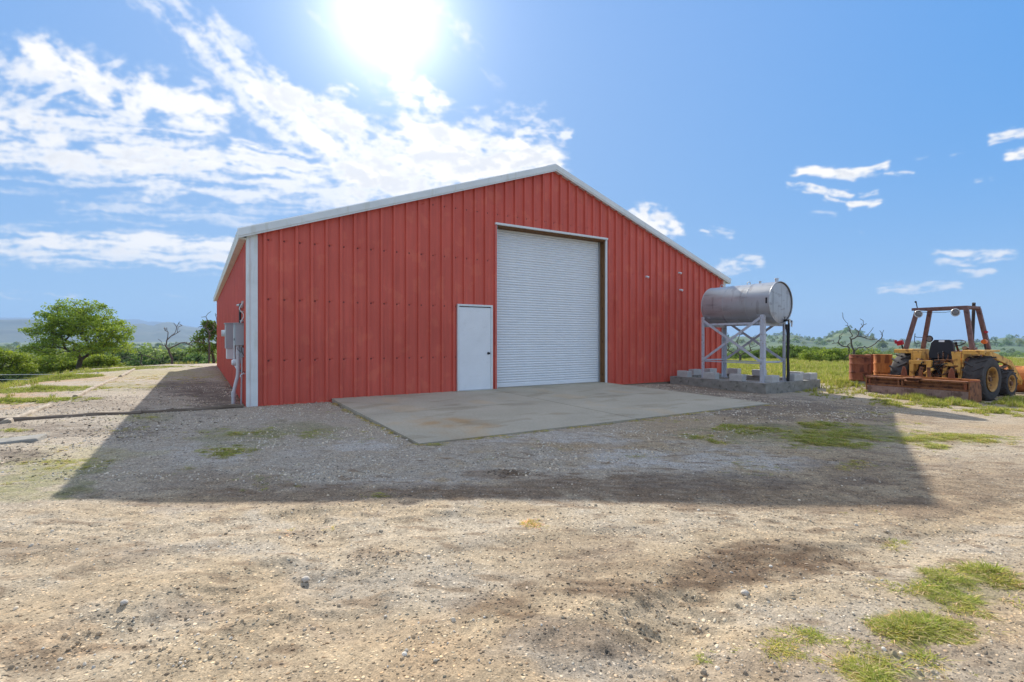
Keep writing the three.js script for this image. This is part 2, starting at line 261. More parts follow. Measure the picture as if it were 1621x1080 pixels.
const GT = (() => {                                          // sand and chips, a tile of 2.6 m: colour and relief
  const S = 2048, col = new Uint8Array(S * S * 4), bmp = new Uint8Array(S * S * 4), hgt = new Float32Array(S * S), tone = new Float32Array(S * S), warm = new Float32Array(S * S), r = rngOf(31);
  for (let y = 0; y < S; y++) for (let x = 0; x < S; x++) { const i = y * S + x, u = x / S, v = y / S, a = noise(u * 24, v * 24, 24), b = noise(u * 96 + 3, v * 96, 96), c = noise(u * 256, v * 256, 256); hgt[i] = 0.32 + 0.12 * a + 0.1 * b + 0.09 * c + 0.05 * (r() - 0.5); tone[i] = 0.69 + 0.08 * a + 0.14 * b + 0.16 * c + 0.14 * (r() - 0.5); }
  for (let k = 0; k < 30000; k++) {
    const big = Math.pow(r(), 7), R = 1.0 + big * 7 + r() * 1.5, cx = r() * S, cy = r() * S, el = 0.6 + r() * 0.4, an = r() * 3.14, ca = Math.cos(an), sa = Math.sin(an), tn = r() < 0.5 ? 0.76 + r() * 0.22 : 0.32 + r() * 0.3, wm = r() - 0.5, n = Math.ceil(R);
    for (let dy = -n; dy <= n; dy++) for (let dx = -n; dx <= n; dx++) { const ax = dx * ca + dy * sa, ay = (-dx * sa + dy * ca) / el, d = Math.hypot(ax, ay) / R; if (d > 1) continue; const i = (((cy + dy + S) | 0) % S) * S + (((cx + dx + S) | 0) % S), hh = 0.36 + Math.sqrt(1 - d * d) * R * 0.052; if (hh > hgt[i]) { hgt[i] = hh; tone[i] = tn; warm[i] = wm; } }
  }
  for (let i = 0; i < S * S; i++) { const t = tone[i], w = warm[i] * 0.09; col[i * 4] = clamp(t + w) * 255; col[i * 4 + 1] = clamp(t) * 255; col[i * 4 + 2] = clamp(t - w) * 255; col[i * 4 + 3] = 255; const h = clamp(hgt[i] * 0.9) * 255; bmp[i * 4] = bmp[i * 4 + 1] = bmp[i * 4 + 2] = h; bmp[i * 4 + 3] = 255; }
  return { map: fromBytes(col, S, S, true, [1 / 2.6, 1 / 2.6]), bump: fromBytes(bmp, S, S, false, [1 / 2.6, 1 / 2.6]) };
})();
{
  const axis = (fine, from, to, step, grow, far, back = grow) => { const a = []; for (let x = from; x <= to; x += step) a.push(x); let st = step, x = a[a.length - 1]; while (x < far) { st = Math.min(st * grow, far * 0.05); x += st; a.push(x); } st = step; x = from; const l = []; while (x > -fine) { st = Math.min(st * back, far * 0.05); x -= st; l.push(x); } return [...l.reverse(), ...a]; };
  const xs = axis(4200, -3.2, 4.2, 0.028, 1.033, 4200), ds = axis(60, 2.2, 6.5, 0.024, 1.017, 6000, 1.06);
  const nx = xs.length, nz = ds.length, pos = new Float32Array(nx * nz * 3), col = new Float32Array(nx * nz * 3), uv = new Float32Array(nx * nz * 2), idx = new Uint32Array((nx - 1) * (nz - 1) * 6);
  for (let j = 0, i = 0; j < nz; j++) for (let k = 0; k < nx; k++, i++) {
    const x = xs[k], z = -ds[j], c = groundColour(x, z); pos[i * 3] = x; pos[i * 3 + 1] = height(x, z); pos[i * 3 + 2] = z; uv[i * 2] = x + 0.06 * noise(x, z); uv[i * 2 + 1] = z;
    for (let q = 0; q < 3; q++) col[i * 3 + q] = c[q] * 0.74 / 0.475;
  }
  for (let j = 0, i = 0; j + 1 < nz; j++) for (let k = 0; k + 1 < nx; k++) { const a = j * nx + k; idx[i++] = a; idx[i++] = a + 1; idx[i++] = a + nx; idx[i++] = a + 1; idx[i++] = a + nx + 1; idx[i++] = a + nx; }
  const g = new THREE.BufferGeometry(); g.setAttribute('position', new THREE.BufferAttribute(pos, 3)); g.setAttribute('color', new THREE.BufferAttribute(col, 3)); g.setAttribute('uv', new THREE.BufferAttribute(uv, 2)); g.setIndex(new THREE.BufferAttribute(idx, 1)); g.computeVertexNormals();
  console.log('ground', nx, nz, nx * nz * 2);
  kind(part('ground', g, std({ name: 'earth', vertexColors: true, map: GT.map, bumpMap: GT.bump, bumpScale: 0.014, roughness: 0.95 })), 'structure', 'bare sandy yard of dirt and crushed stone with grass at its rim');
}
// concrete apron before the doors, three cast bays
const M = {};
M.concrete = std({ name: 'concrete', roughness: 0.88, color: rgb(1, 1, 1), map: texture(1024, 1024, (u, v, o) => {
  const a = fbm(u * 5, v * 5, 5, 5), b = noise(u * 90, v * 90, 90), c = noise(u * 230, v * 230, 230), st = sstep(0.2, 0.5, fbm(u * 3 + 5, v * 7, 4, 7)), t = 0.68 + 0.035 * a + 0.035 * b + 0.05 * c, ru = sstep(0.22, 0.6, fbm(u * 4 + 2, v * 3 + 1, 4, 4)) * 0.4;
  o[0] = t - 0.05 * st + 0.03 * ru; o[1] = t - 0.028 - 0.055 * st - 0.03 * ru; o[2] = t - 0.10 - 0.06 * st - 0.09 * ru; }, true, [1 / 4, 1 / 4]) });
M.concrete.bumpMap = texture(512, 512, (u, v, o) => { o[0] = o[1] = o[2] = 0.5 + 0.25 * noise(u * 120, v * 120, 120) + 0.2 * noise(u * 30, v * 30, 30); }, false, [1, 1]); M.concrete.bumpScale = 0.004;
M.apron = M.concrete.clone(); M.apron.vertexColors = true;
{
  const apron = new THREE.Group(); apron.name = 'concrete_apron'; kind(apron, 'structure', 'pale concrete apron in front of the white doors'); scene.add(apron);
  const yAt = (b) => 0.0 + 0.082 * b / 5.22, cut = [[SLAB.s0, 5.615, -5.22, -2.6], [5.637, SLAB.s1, -5.22, -2.6], [SLAB.s0, 5.615, -2.588, -0.012], [5.637, SLAB.s1, -2.588, -0.012]];
  for (const [s0, s1, b0, b1] of cut) {
    const w = s1 - s0, d = b1 - b0, g = new THREE.BoxGeometry(w, 0.12, d, 60, 2, 40), p = g.attributes.position, u = g.attributes.uv, C = [];
    for (let i = 0; i < p.count; i++) { const s = p.getX(i) + (s0 + s1) / 2, b = -p.getZ(i) + (b0 + b1) / 2, y = p.getY(i) - 0.06 + yAt(b), q = W(s, b, y); u.setXY(i, s, b); { const n = fbm(s * 1.6, b * 1.2, 4), st = sstep(1.05, 0.2, Math.hypot((s - 2.55) / 0.75, (b + 4.2) / 1.0) - 0.7 * n) * (0.4 + 0.6 * sstep(-0.1, 0.3, noise(s * 1.2 - b * 3, b * 0.8 + s * 3))), dk = 0.07 * sstep(0.1, 0.5, fbm(s * 0.8 + 4, b * 0.8, 4)); C.push((1 - dk) * (1 - 0.02 * st), (1 - dk) * (1 - 0.25 * st), (1 - dk) * (1 - 0.48 * st)); } p.setXYZ(i, q.x, q.y, q.z); }
    g.setAttribute('color', new THREE.Float32BufferAttribute(C, 3)); g.computeVertexNormals(); part('slab_bay', g, M.apron, apron);
  }
}

// ---------------------------------------------------------------- the barn (local x along the front, -z back)
M.red = phys({ name: 'red_paint', roughness: 0.45, specularIntensity: 0.8, color: rgb(1, 1, 1), map: texture(1024, 1024, (u, v, o) => {
  const a = fbm(u * 4, v * 3, 4, 3 * 4), st = fbm(u * 60, v * 3, 3, 60), d = sstep(0.2, 0.55, fbm(u * 9 + 3, v * 9, 4, 9)), t = 1 + 0.05 * a + 0.05 * st;
  o[0] = 0.805 * t + 0.02 * d; o[1] = 0.365 * t + 0.035 * d + 0.01 * a; o[2] = 0.30 * t + 0.02 * d + 0.01 * a; }, true, [1 / 4, 1 / 4]) });
M.red.bumpMap = texture(512, 512, (u, v, o) => { o[0] = o[1] = o[2] = 0.5 + 0.5 * fbm(u * 6, v * 5, 3, 30); }, false, [1 / 1.9, 1 / 2.3]); M.red.bumpScale = 0.006;
M.trim = std({ name: 'pale_trim', roughness: 0.5, color: rgb(1, 1, 1), map: texture(512, 512, (u, v, o) => { const a = fbm(u * 5, v * 9, 5, 45), s = sstep(0.25, 0.6, fbm(u * 14, v * 3, 4, 42)); o[0] = 0.87 + 0.03 * a - 0.03 * s; o[1] = 0.89 + 0.03 * a - 0.035 * s; o[2] = 0.89 + 0.03 * a - 0.05 * s; }, true, [0.5, 0.5]) });
M.white = std({ name: 'white_paint', roughness: 0.45, color: rgb(1, 1, 1), map: texture(512, 512, (u, v, o) => { const a = fbm(u * 4, v * 4, 5, 4), s = sstep(0.28, 0.6, fbm(u * 8, v * 20, 4, 20)); o[0] = 0.905 + 0.02 * a - 0.018 * s; o[1] = 0.92 + 0.02 * a - 0.018 * s; o[2] = 0.93 + 0.02 * a - 0.02 * s; }, true, [0.6, 0.6]) });
M.dark = std({ name: 'dark_metal', roughness: 0.5, metalness: 0.3, color: rgb(0.02, 0.02, 0.022) });
M.galv = std({ name: 'galvanised_roof', roughness: 0.4, metalness: 0.7, color: rgb(0.55, 0.57, 0.58) });
M.wood = std({ name: 'brown_wood', roughness: 0.85, color: rgb(1, 1, 1), map: texture(256, 512, (u, v, o) => { const g = noise(u * 34, v * 2, 34) + 0.6 * noise(u * 80 + 4, v * 5, 80), k = sstep(0.35, 0.6, noise(u * 5 + 2, v * 6, 6)); o[0] = 0.46 + 0.1 * g - 0.14 * k; o[1] = 0.32 + 0.085 * g - 0.12 * k; o[2] = 0.18 + 0.06 * g - 0.08 * k; }, true, [3, 1]) });
const barn = thing('metal_barn', 'long red metal barn with pale trim and low gable roof', 'barn');
barn.position.set(BX, 0, -BD); barn.rotation.y = TH;
const EAVE = 3.47, PITCH = (6.12 - EAVE) / (BW / 2), roofY = (s) => EAVE + PITCH * (BW / 2 - Math.abs(s - BW / 2));
const OPEN = [[4.672, 5.662, 2.19], [5.80, 9.63, 4.315]];      // man door and roll-up door: from, to, head height
const FOOT = -0.07, GIRTS = [0.86, 2.13, 3.36, 4.6];
// One sheet of ribbed wall, width 0.914 with three ribs, top cut to the roof line; dimples where the screws pull it to the girts.
function wallSheet(s0, s1, top, openings, rnd, phase) {
  const prof = []; const rib = (c) => [[c - 0.045, 0], [c - 0.03, 0.052], [c + 0.024, 0.052], [c + 0.04, 0]];
  const raw = [[s0, 0]]; for (let k = Math.floor((s0 - phase) / 0.3048) - 1; k * 0.3048 + phase < s1 + 0.1; k++) for (const p of [...rib(k * 0.3048 + phase), [k * 0.3048 + phase + 0.1, 0], [k * 0.3048 + phase + 0.14, 0.004], [k * 0.3048 + phase + 0.165, 0.004], [k * 0.3048 + phase + 0.205, 0]]) raw.push(p);
  const at = (s) => { let d = 0; for (let i = 1; i + 1 < raw.length; i++) if (raw[i][0] <= s && raw[i + 1][0] >= s) d = raw[i][1] + (raw[i + 1][1] - raw[i][1]) * (s - raw[i][0]) / Math.max(1e-6, raw[i + 1][0] - raw[i][0]); return d; };
  const cuts = [s0, s1, ...openings.flatMap((o) => [o[0], o[1]]), BW / 2].filter((s) => s >= s0 && s <= s1);
  const ss = [...new Set([...cuts, ...raw.map((p) => p[0]).filter((s) => s > s0 && s < s1)])].sort((a, b) => a - b);
  for (const s of ss) prof.push([s, at(s)]);
  const P = [], U = [], I = [], dent = new Map();
  const put = (s, d, y) => {
    const k = Math.round((s - phase) / 0.3048), off = s - phase - k * 0.3048; let dd = d;
    for (let g = 0; g < GIRTS.length; g++) { const key = k * 7 + g; if (!dent.has(key)) dent.set(key, rnd() < 0.2 ? 0.003 : 0.008 + rnd() * 0.009); if (Math.abs(y - GIRTS[g]) < 0.02 && off > 0.05 && off < 0.12) dd -= dent.get(key); }
    P.push(s, y, dd); U.push(s + s0 * 0.37, y + s0 * 1.3); return P.length / 3 - 1;
  };
  for (let i = 0; i + 1 < prof.length; i++) {
    const [a, da] = prof[i], [b, db] = prof[i + 1]; if (b - a < 1e-5) continue;
    const m = (a + b) / 2, op = openings.find((o) => m > o[0] && m < o[1]), bot = op ? op[2] : FOOT, ta = top(a), tb = top(b); if (Math.max(ta, tb) <= bot) continue;
    const levels = [0]; for (const g of GIRTS) for (const q of [-0.04, 0, 0.04]) if (g + q > bot + 0.02 && g + q < Math.min(ta, tb) - 0.02) levels.push(g + q); levels.push(1e9); levels[0] = bot;
    for (let l = 0; l + 1 < levels.length; l++) { const y0 = levels[l], ya = Math.min(levels[l + 1], ta), yb = Math.min(levels[l + 1], tb), A = put(a, da, y0), B = put(b, db, y0), C = put(b, db, yb), D = put(a, da, ya); I.push(A, B, C, A, C, D); }
  }
  const g = new THREE.BufferGeometry(); g.setAttribute('position', new THREE.Float32BufferAttribute(P, 3)); g.setAttribute('uv', new THREE.Float32BufferAttribute(U, 2)); g.setIndex(I);
  const flat = g.toNonIndexed(); flat.computeVertexNormals(); return flat;
}
{
  const rnd = rngOf(5), step = 0.9144, phase = 0.30;
  for (let s = 0.02; s < BW - 0.03; s += step) part('wall_panel', wallSheet(s, Math.min(s + step, BW - 0.02), (x) => roofY(x) - 0.02, OPEN, rnd, phase), M.red, barn);
  const turnL = new THREE.Matrix4().makeRotationY(-Math.PI / 2), back = new THREE.Matrix4().makeRotationY(Math.PI).setPosition(BW, 0, -BL);
  for (let b = 0.02; b < BL - 0.03; b += step) {              // left side: local x runs back from the corner; then the right side
    const g = wallSheet(b, Math.min(b + step, BL - 0.02), () => EAVE - 0.02, [], rnd, 0.2), l = g.clone(); l.applyMatrix4(new THREE.Matrix4().makeScale(-1, 1, 1)); flip(l); l.applyMatrix4(turnL); l.computeVertexNormals(); part('wall_panel', l, M.red, barn);
    const r = g.clone(); r.applyMatrix4(new THREE.Matrix4().makeRotationY(Math.PI / 2).setPosition(BW, 0, 0)); part('wall_panel', r, M.red, barn);
  }
  for (let s = 0.02; s < BW - 0.03; s += step) { const g = wallSheet(s, Math.min(s + step, BW - 0.02), (x) => roofY(x) - 0.02, [], rnd, phase); g.applyMatrix4(back); part('wall_panel', g, M.red, barn); }
  function flip(g) { for (const k of Object.keys(g.attributes)) { const a = g.attributes[k], n = a.itemSize; for (let t = 0; t < a.count; t += 3) for (let c = 0; c < n; c++) { const x = a.array[(t + 1) * n + c]; a.array[(t + 1) * n + c] = a.array[(t + 2) * n + c]; a.array[(t + 2) * n + c] = x; } } }
  // roof: two ribbed slopes with thickness, ridge cap, rake trims, eave gutters
  const over = 0.2, ang = Math.atan(PITCH), slope = Math.hypot(BW / 2 + over, (BW / 2 + over) * PITCH);
  for (const sd of [-1, 1]) {
    const list = [box(slope, 0.03, BL + 0.24, 0, 0, 0)]; for (let b = 0; b < BL; b += 0.3048) list.push(box(slope, 0.03, 0.06, 0, 0.03, -BL / 2 + b + 0.1));
    const g = merged(list), cx = BW / 2 + sd * (BW / 2 + over) / 2; g.applyMatrix4(new THREE.Matrix4().makeRotationZ(-sd * ang)); g.translate(cx, roofY(BW / 2) - PITCH * (BW / 2 + over) / 2 + 0.045, -BL / 2); part('roof', g, M.galv, barn);
  }
  const capTop = roofY(BW / 2) + 0.10; part('ridge_cap', [box(0.3, 0.02, BL + 0.2, BW / 2 - 0.14, capTop - 0.03, -BL / 2, 0, 0, ang), box(0.3, 0.02, BL + 0.2, BW / 2 + 0.14, capTop - 0.03, -BL / 2, 0, 0, -ang)], M.galv, barn);
  // rake trim: a boxed fascia with a lower lip, laid in lengths with lapped joints
  for (const z of [0.085, -BL - 0.085]) for (const sd of [-1, 1]) {
    const e = BW / 2 + sd * (BW / 2 + over), n = 3;
    for (let k = 0; k < n; k++) {
      const a = mix(BW / 2, e, k / n), b = mix(BW / 2, e, (k + 1) / n), ya = roofY(BW / 2) - PITCH * Math.abs(a - BW / 2), yb = roofY(BW / 2) - PITCH * Math.abs(b - BW / 2), t = 0.002 * k;
      const pr = [[-0.085, -0.065], [0.055, -0.065], [0.055, -0.085], [0.07 + t, -0.085], [0.07 + t, -0.05], [0.085 + t, -0.045], [0.085 + t, 0.095], [0.06, 0.115 + t], [-0.085, 0.115 + t]];
      const P = [], I = [], sgn = z > 0 ? 1 : -1;
      for (const [s, y] of [[a, ya], [b, yb]]) for (const [d, h] of pr) P.push(s, y + h, z + sgn * (d - 0.02));
      const m = pr.length; for (let i = 0; i < m; i++) { const j = (i + 1) % m; I.push(i, j, m + j, i, m + j, m + i); } for (let i = 1; i + 1 < m; i++) { I.push(0, i, i + 1, m, m + i + 1, m + i); }
      if (sd * sgn < 0) I.reverse();
      let g = new THREE.BufferGeometry(); g.setAttribute('position', new THREE.Float32BufferAttribute(P, 3)); g.setIndex(I); g = g.toNonIndexed(); g.computeVertexNormals();
      g.setAttribute('uv', new THREE.Float32BufferAttribute([...Array(g.attributes.position.count)].flatMap((_, i) => [g.attributes.position.getX(i), g.attributes.position.getY(i)]), 2)); part('rake_trim', g, M.trim, barn);
    }
  }
  for (const sd of [-1, 1]) {                                  // gutter with a rolled lip along each eave
    const x0 = sd < 0 ? -0.03 : BW + 0.03, pr = [[0, 0], [0, -0.14], [0.13, -0.14], [0.16, -0.03], [0.175, -0.03], [0.145, -0.155], [-0.005, -0.155], [-0.005, 0]].map(([d, h]) => [x0 + sd * d, EAVE + h + 0.02]);
    const s = new THREE.Shape(pr.map((p) => new THREE.Vector2(...p))), g = new THREE.ExtrudeGeometry(s, { depth: BL + 0.1, bevelEnabled: false }); g.translate(0, 0, -BL - 0.05); part('gutter', g, M.trim, barn);
  }
  // corner trims, wider than a rib, folded round the corner
  for (const [x, z] of [[0, 0], [BW, 0], [0, -BL], [BW, -BL]]) { const sx = x ? -1 : 1, sz = z ? 1 : -1, hgt = EAVE - FOOT - 0.03; part('corner_trim', [box(0.2, hgt, 0.006, x + sx * 0.062, FOOT + hgt / 2, z - sz * 0.039), box(0.006, hgt, 0.17, x - sx * 0.039, FOOT + hgt / 2, z + sz * 0.042)], M.trim, barn); }
  // base angle under the sheets
  for (const g of [box(4.62, 0.03, 0.045, 2.34, FOOT - 0.012, 0.022), box(BW - 9.75, 0.03, 0.045, (BW + 9.7) / 2, FOOT - 0.012, 0.022), box(0.045, 0.03, BL - 0.1, -0.022, FOOT - 0.012, -BL / 2)]) part('base_trim', g, M.red, barn);
  part('foundation', [box(4.6, 0.3, 0.2, 2.33, FOOT - 0.18, -0.12), box(BW - 9.8, 0.3, 0.2, (BW + 9.74) / 2, FOOT - 0.18, -0.12), box(0.2, 0.3, BL - 0.3, 0.1, FOOT - 0.18, -BL / 2), box(0.2, 0.3, BL - 0.3, BW - 0.1, FOOT - 0.18, -BL / 2)], M.concrete, barn);
  part('floor', box(BW - 0.1, 0.1, BL - 0.12, BW / 2, -0.052, -BL / 2), M.concrete, barn);
  // screws in rows along the girts; wide dark washers paint in dent shade and dirt
  M.darkScrew = std({ name: 'dent_shade_and_dirt', roughness: 0.7, color: rgb(0.2, 0.04, 0.032) }); const sg = new THREE.CylinderGeometry(0.01, 0.021, 0.009, 8), list = [];
  for (const g of GIRTS) for (let k = 0; k < 50; k++) { const s = 0.30 + k * 0.3048 + 0.062; if (s > BW - 0.2 || roofY(s) - 0.2 < g || OPEN.some((o) => s > o[0] - 0.04 && s < o[1] + 0.04 && g < o[2] + 0.04)) continue; const q = sg.clone(); q.rotateX(Math.PI / 2); q.translate(s, g, 0.003); list.push(q); }
  kind(part('screw', list, M.darkScrew, barn), 'stuff');
}
// man door
{
  const d = part('door', box(0.915, 2.105, 0.045, 5.167, 1.07, 0.012, 0, 0, 0, 0.004), M.white, barn, 'plain white walk-in door');
  const knob = new THREE.LatheGeometry([[0.0, 0.075], [0.018, 0.073], [0.027, 0.06], [0.024, 0.045], [0.012, 0.04], [0.012, 0.012], [0.033, 0.008], [0.034, 0]].map((p) => new THREE.Vector2(p[0], p[1])), 18); knob.rotateX(Math.PI / 2);
  const k = knob.clone(); k.translate(5.55, 0.94, 0.036); part('handle', k, M.dark, d);
  part('strike_plate', box(0.012, 0.09, 0.05, 5.629, 0.94, 0.012), M.dark, d);
  for (const y of [0.28, 1.07, 1.86]) part('hinge', rod(V(4.704, y - 0.05, 0.042), V(4.704, y + 0.05, 0.042), 0.008), M.trim, d);
  part('door_frame', [box(0.05, 2.19, 0.075, 4.682, 1.095, 0.022, 0, 0, 0, 0.004), box(0.05, 2.19, 0.075, 5.652, 1.095, 0.022, 0, 0, 0, 0.004), box(1.02, 0.05, 0.077, 5.167, 2.168, 0.022, 0, 0, 0, 0.004)], M.trim, barn);
  part('threshold', box(0.92, 0.03, 0.11, 5.167, 0.006, 0.03, 0, 0, 0, 0.004), M.galv, barn);
}
// roll-up door set back in a timber-lined opening
{
  const x0 = 5.80, x1 = 9.63, z = -0.24, roll = new THREE.Group(); roll.name = 'roll_up_door'; roll.userData.label = 'tall white ribbed roll-up door'; barn.add(roll);
  const n = 62, pitch = 4.25 / n, wd = x1 - x0 - 0.13, pr = []; for (let i = 0; i <= 7; i++) { const t = i / 7; pr.push([t * pitch, 0.019 * Math.sin(t * Math.PI) ** 0.8 - (t === 0 || t === 1 ? 0.004 : 0)]); }
  const P = [], I = [], U = []; pr.forEach(([y, d]) => { P.push(-wd / 2, y, d, wd / 2, y, d); U.push(0, y, wd, y); }); for (let i = 0; i < 7; i++) I.push(2 * i, 2 * i + 1, 2 * i + 3, 2 * i, 2 * i + 3, 2 * i + 2);
  const variants = [0, 1, 2].map((v) => { const g = new THREE.BufferGeometry(); g.setAttribute('position', new THREE.Float32BufferAttribute(P, 3)); g.setAttribute('uv', new THREE.Float32BufferAttribute(U.map((u) => u + v * 0.63), 2)); g.setIndex(I); g.computeVertexNormals(); return g; });
  for (let i = 0; i < n; i++) { const m = part('slat', variants[i % 3], M.white, roll); m.position.set((x0 + x1) / 2 - 0.02, 0.05 + i * pitch, z + 0.0012 * Math.sin(i * 1.9)); }
  part('bottom_bar', box(wd, 0.06, 0.05, (x0 + x1) / 2 - 0.02, 0.035, z, 0, 0, 0, 0.006), M.white, roll);
  part('door_backing', box(wd + 0.1, 4.4, 0.01, (x0 + x1) / 2, 2.2, z - 0.05), M.white, roll);
  for (const x of [x0 + 0.035, x1 - 0.05]) part('guide_rail', box(0.06, 4.3, 0.09, x, 2.15, z + 0.01), M.galv, roll);
  part('jamb', box(0.03, 4.3, 0.24, x1 - 0.016, 2.15, -0.118), M.wood, barn, 'brown timber post lining the tall opening'); part('jamb', box(0.03, 4.3, 0.24, x0 + 0.016, 2.15, -0.118), M.wood, barn); part('lintel', box(x1 - x0 + 0.1, 0.05, 0.26, (x0 + x1) / 2, 4.3, -0.12), M.wood, barn);
  part('door_frame', [box(0.06, 4.37, 0.05, x0 - 0.016, 2.17, 0.024, 0, 0, 0, 0.004), box(0.06, 4.37, 0.05, x1 + 0.016, 2.17, 0.024, 0, 0, 0, 0.004), box(x1 - x0 + 0.1, 0.055, 0.085, (x0 + x1) / 2, 4.345, 0.036, 0, 0, 0, 0.004)], M.trim, barn);
}
const onBarn = (o, x, y, z, ry = 0) => { const p = W(x, -z, y); o.position.copy(p); o.rotation.y = TH + ry; return o; };
// small fittings high on the front wall
for (const [s, y, label] of [[11.36, 3.32, 'small white floodlight on red wall between tall door and tank'], [12.92, 3.55, 'small beige floodlight under the roof slope above the tank'], [12.98, 2.98, 'small white lamp on red wall just above tank end']]) {
  const l = onBarn(thing('wall_light', label, 'light'), s, y, 0.004); l.scale.setScalar(0.62); part('mount', rod(V(0, 0, -0.005), V(0, 0, 0.03), 0.05, 0.05, 14), M.trim, l); part('arm', rod(V(0, 0, 0.03), V(0.02, -0.02, 0.08), 0.012), M.trim, l);
  const h = part('lamp_head', rod(V(-0.005, 0.02, 0.06), V(0.06, -0.05, 0.15), 0.035, 0.06, 14), M.white, l); part('lens', rod(V(0.06, -0.05, 0.15), V(0.064, -0.0545, 0.156), 0.054, 0.05, 14), M.trim, h);
}
// electrical gear on the left side wall; local x = out from the wall, z = -back
{
  M.boxGrey = std({ name: 'grey_enamel', roughness: 0.5, color: rgb(0.40, 0.45, 0.47) }); M.pvc = std({ name: 'pale_conduit', roughness: 0.6, color: rgb(0.55, 0.56, 0.57) }); M.black = std({ name: 'black_rubber', roughness: 0.7, color: rgb(0.012, 0.012, 0.014) });
  const side = (o, b) => { o.position.copy(W(0, b, 0)); o.rotation.y = TH; return o; };       // local -x points out from the wall
  const a = side(thing('electrical_panel', 'grey breaker box nearest the barn corner with pipes to the ground', 'electrical box'), 0.75);
  part('cabinet', box(0.17, 0.46, 0.36, -0.125, 1.40, 0, 0, 0, 0, 0.008), M.boxGrey, a); part('cover', box(0.012, 0.42, 0.33, -0.217, 1.40, 0, 0, 0, 0, 0.004), M.boxGrey, a); part('lid', box(0.2, 0.015, 0.4, -0.13, 1.637, 0, 0, 0, 0.05, 0.004), M.boxGrey, a); part('latch', box(0.02, 0.05, 0.03, -0.226, 1.3, 0.13), M.dark, a);
  part('bracket', [box(0.05, 0.03, 0.4, -0.02, 1.55, 0), box(0.05, 0.03, 0.4, -0.02, 1.25, 0)], M.galv, a);
  part('pipe', hose([V(-0.15, 1.2, 0.1), V(-0.15, 0.9, 0.1), V(-0.16, 0.55, 0.11), V(-0.2, 0.36, 0.13), V(-0.24, 0.12, 0.14), V(-0.24, -0.3, 0.14)], 0.036, 30, 12), M.pvc, a, 'fat bent pale pipe');
  part('pipe', hose([V(-0.08, 1.2, 0.12), V(-0.085, 0.6, 0.12), V(-0.1, -0.3, 0.12)], 0.017, 16, 10), M.pvc, a, 'thin pale pipe');
  part('pipe', hose([V(-0.19, 1.63, -0.1), V(-0.2, 1.5, -0.22), V(-0.2, 1.1, -0.22), V(-0.2, 0.86, -0.2)], 0.026, 20, 10), M.pvc, a, 'white pipe beside the box');
  part('pipe_collar', [rod(V(-0.24, 0.08, 0.14), V(-0.24, 0.2, 0.14), 0.046, 0.046, 14), rod(V(-0.15, 0.98, 0.1), V(-0.15, 1.04, 0.1), 0.045, 0.045, 14)], M.pvc, a);
  part('small_box', box(0.1, 0.2, 0.14, -0.06, 1.02, 0.1, 0, 0, 0, 0.006), M.boxGrey, a);
  part('cable', [hose([V(-0.05, 1.2, 0.16), V(-0.1, 1.08, 0.2), V(-0.05, 0.95, 0.19)], 0.006, 14, 6), hose([V(-0.1, 1.18, 0.05), V(-0.17, 1.1, 0.16), V(-0.1, 1.02, 0.2)], 0.005, 14, 6)], M.black, a);
  const r = side(thing('riser_conduit', 'pair of dark vertical conduits with weatherhead above the breaker box', 'conduit'), 0.85);
  part('pipe', rod(V(-0.1, 1.62, 0.03), V(-0.1, 2.08, 0.03), 0.02), M.dark, r); part('pipe', rod(V(-0.1, 1.62, -0.12), V(-0.1, 2.02, -0.12), 0.02), M.dark, r); part('strap', [box(0.1, 0.02, 0.3, -0.06, 1.9, -0.04), box(0.1, 0.02, 0.3, -0.06, 1.7, -0.04)], M.galv, r);
  part('weatherhead', [rod(V(-0.06, 2.05, 0.1), V(-0.14, 2.05, -0.2), 0.024), rod(V(-0.05, 2.12, 0.14), V(-0.08, 1.98, 0.11), 0.03, 0.026)], M.pvc, r); part('cable', hose([V(-0.06, 2.08, 0.13), V(-0.12, 1.95, 0.15), V(-0.04, 1.82, 0.15), V(-0.1, 1.66, 0.1)], 0.012, 20, 7), M.trim, r);
  const m = side(thing('meter_box', 'pale grey meter box on barn side wall behind the breaker box', 'electrical box'), 2.5);
  part('cabinet', box(0.28, 0.6, 0.5, -0.18, 1.38, 0, 0, 0, 0, 0.01), M.boxGrey, m); part('lower_cover', box(0.25, 0.26, 0.46, -0.17, 0.96, 0, 0, 0, 0, 0.01), M.trim, m); part('hood', box(0.32, 0.02, 0.54, -0.18, 1.69, 0, 0, 0, 0.04, 0.004), M.boxGrey, m);
  part('glass_dome', rod(V(-0.3, 1.45, 0), V(-0.4, 1.45, 0), 0.085, 0.075, 20), M.trim, m); part('bracket', box(0.06, 0.5, 0.4, -0.02, 1.3, 0), M.galv, m); part('pipe', hose([V(-0.14, 0.85, 0.1), V(-0.13, 0.72, 0.3), V(-0.1, 0.62, 0.7), V(-0.09, 0.6, 1.3)], 0.03, 24, 10), M.pvc, m);
  const p = side(thing('round_meter', 'round white meter on the wall below the breaker box', 'meter'), 0.95);
  part('dial_case', [rod(V(-0.12, 0.8, 0), V(-0.24, 0.8, 0), 0.075, 0.07, 20), rod(V(-0.24, 0.8, 0), V(-0.262, 0.8, 0), 0.058, 0.05, 20)], M.white, p); part('mount', [rod(V(-0.005, 0.8, 0), V(-0.12, 0.8, 0), 0.03), rod(V(-0.08, 0.8, 0), V(-0.08, 1.16, 0), 0.02)], M.pvc, p);
  const f = side(thing('water_tap', 'small metal tap low on barn side wall near the corner', 'tap'), 0.35);
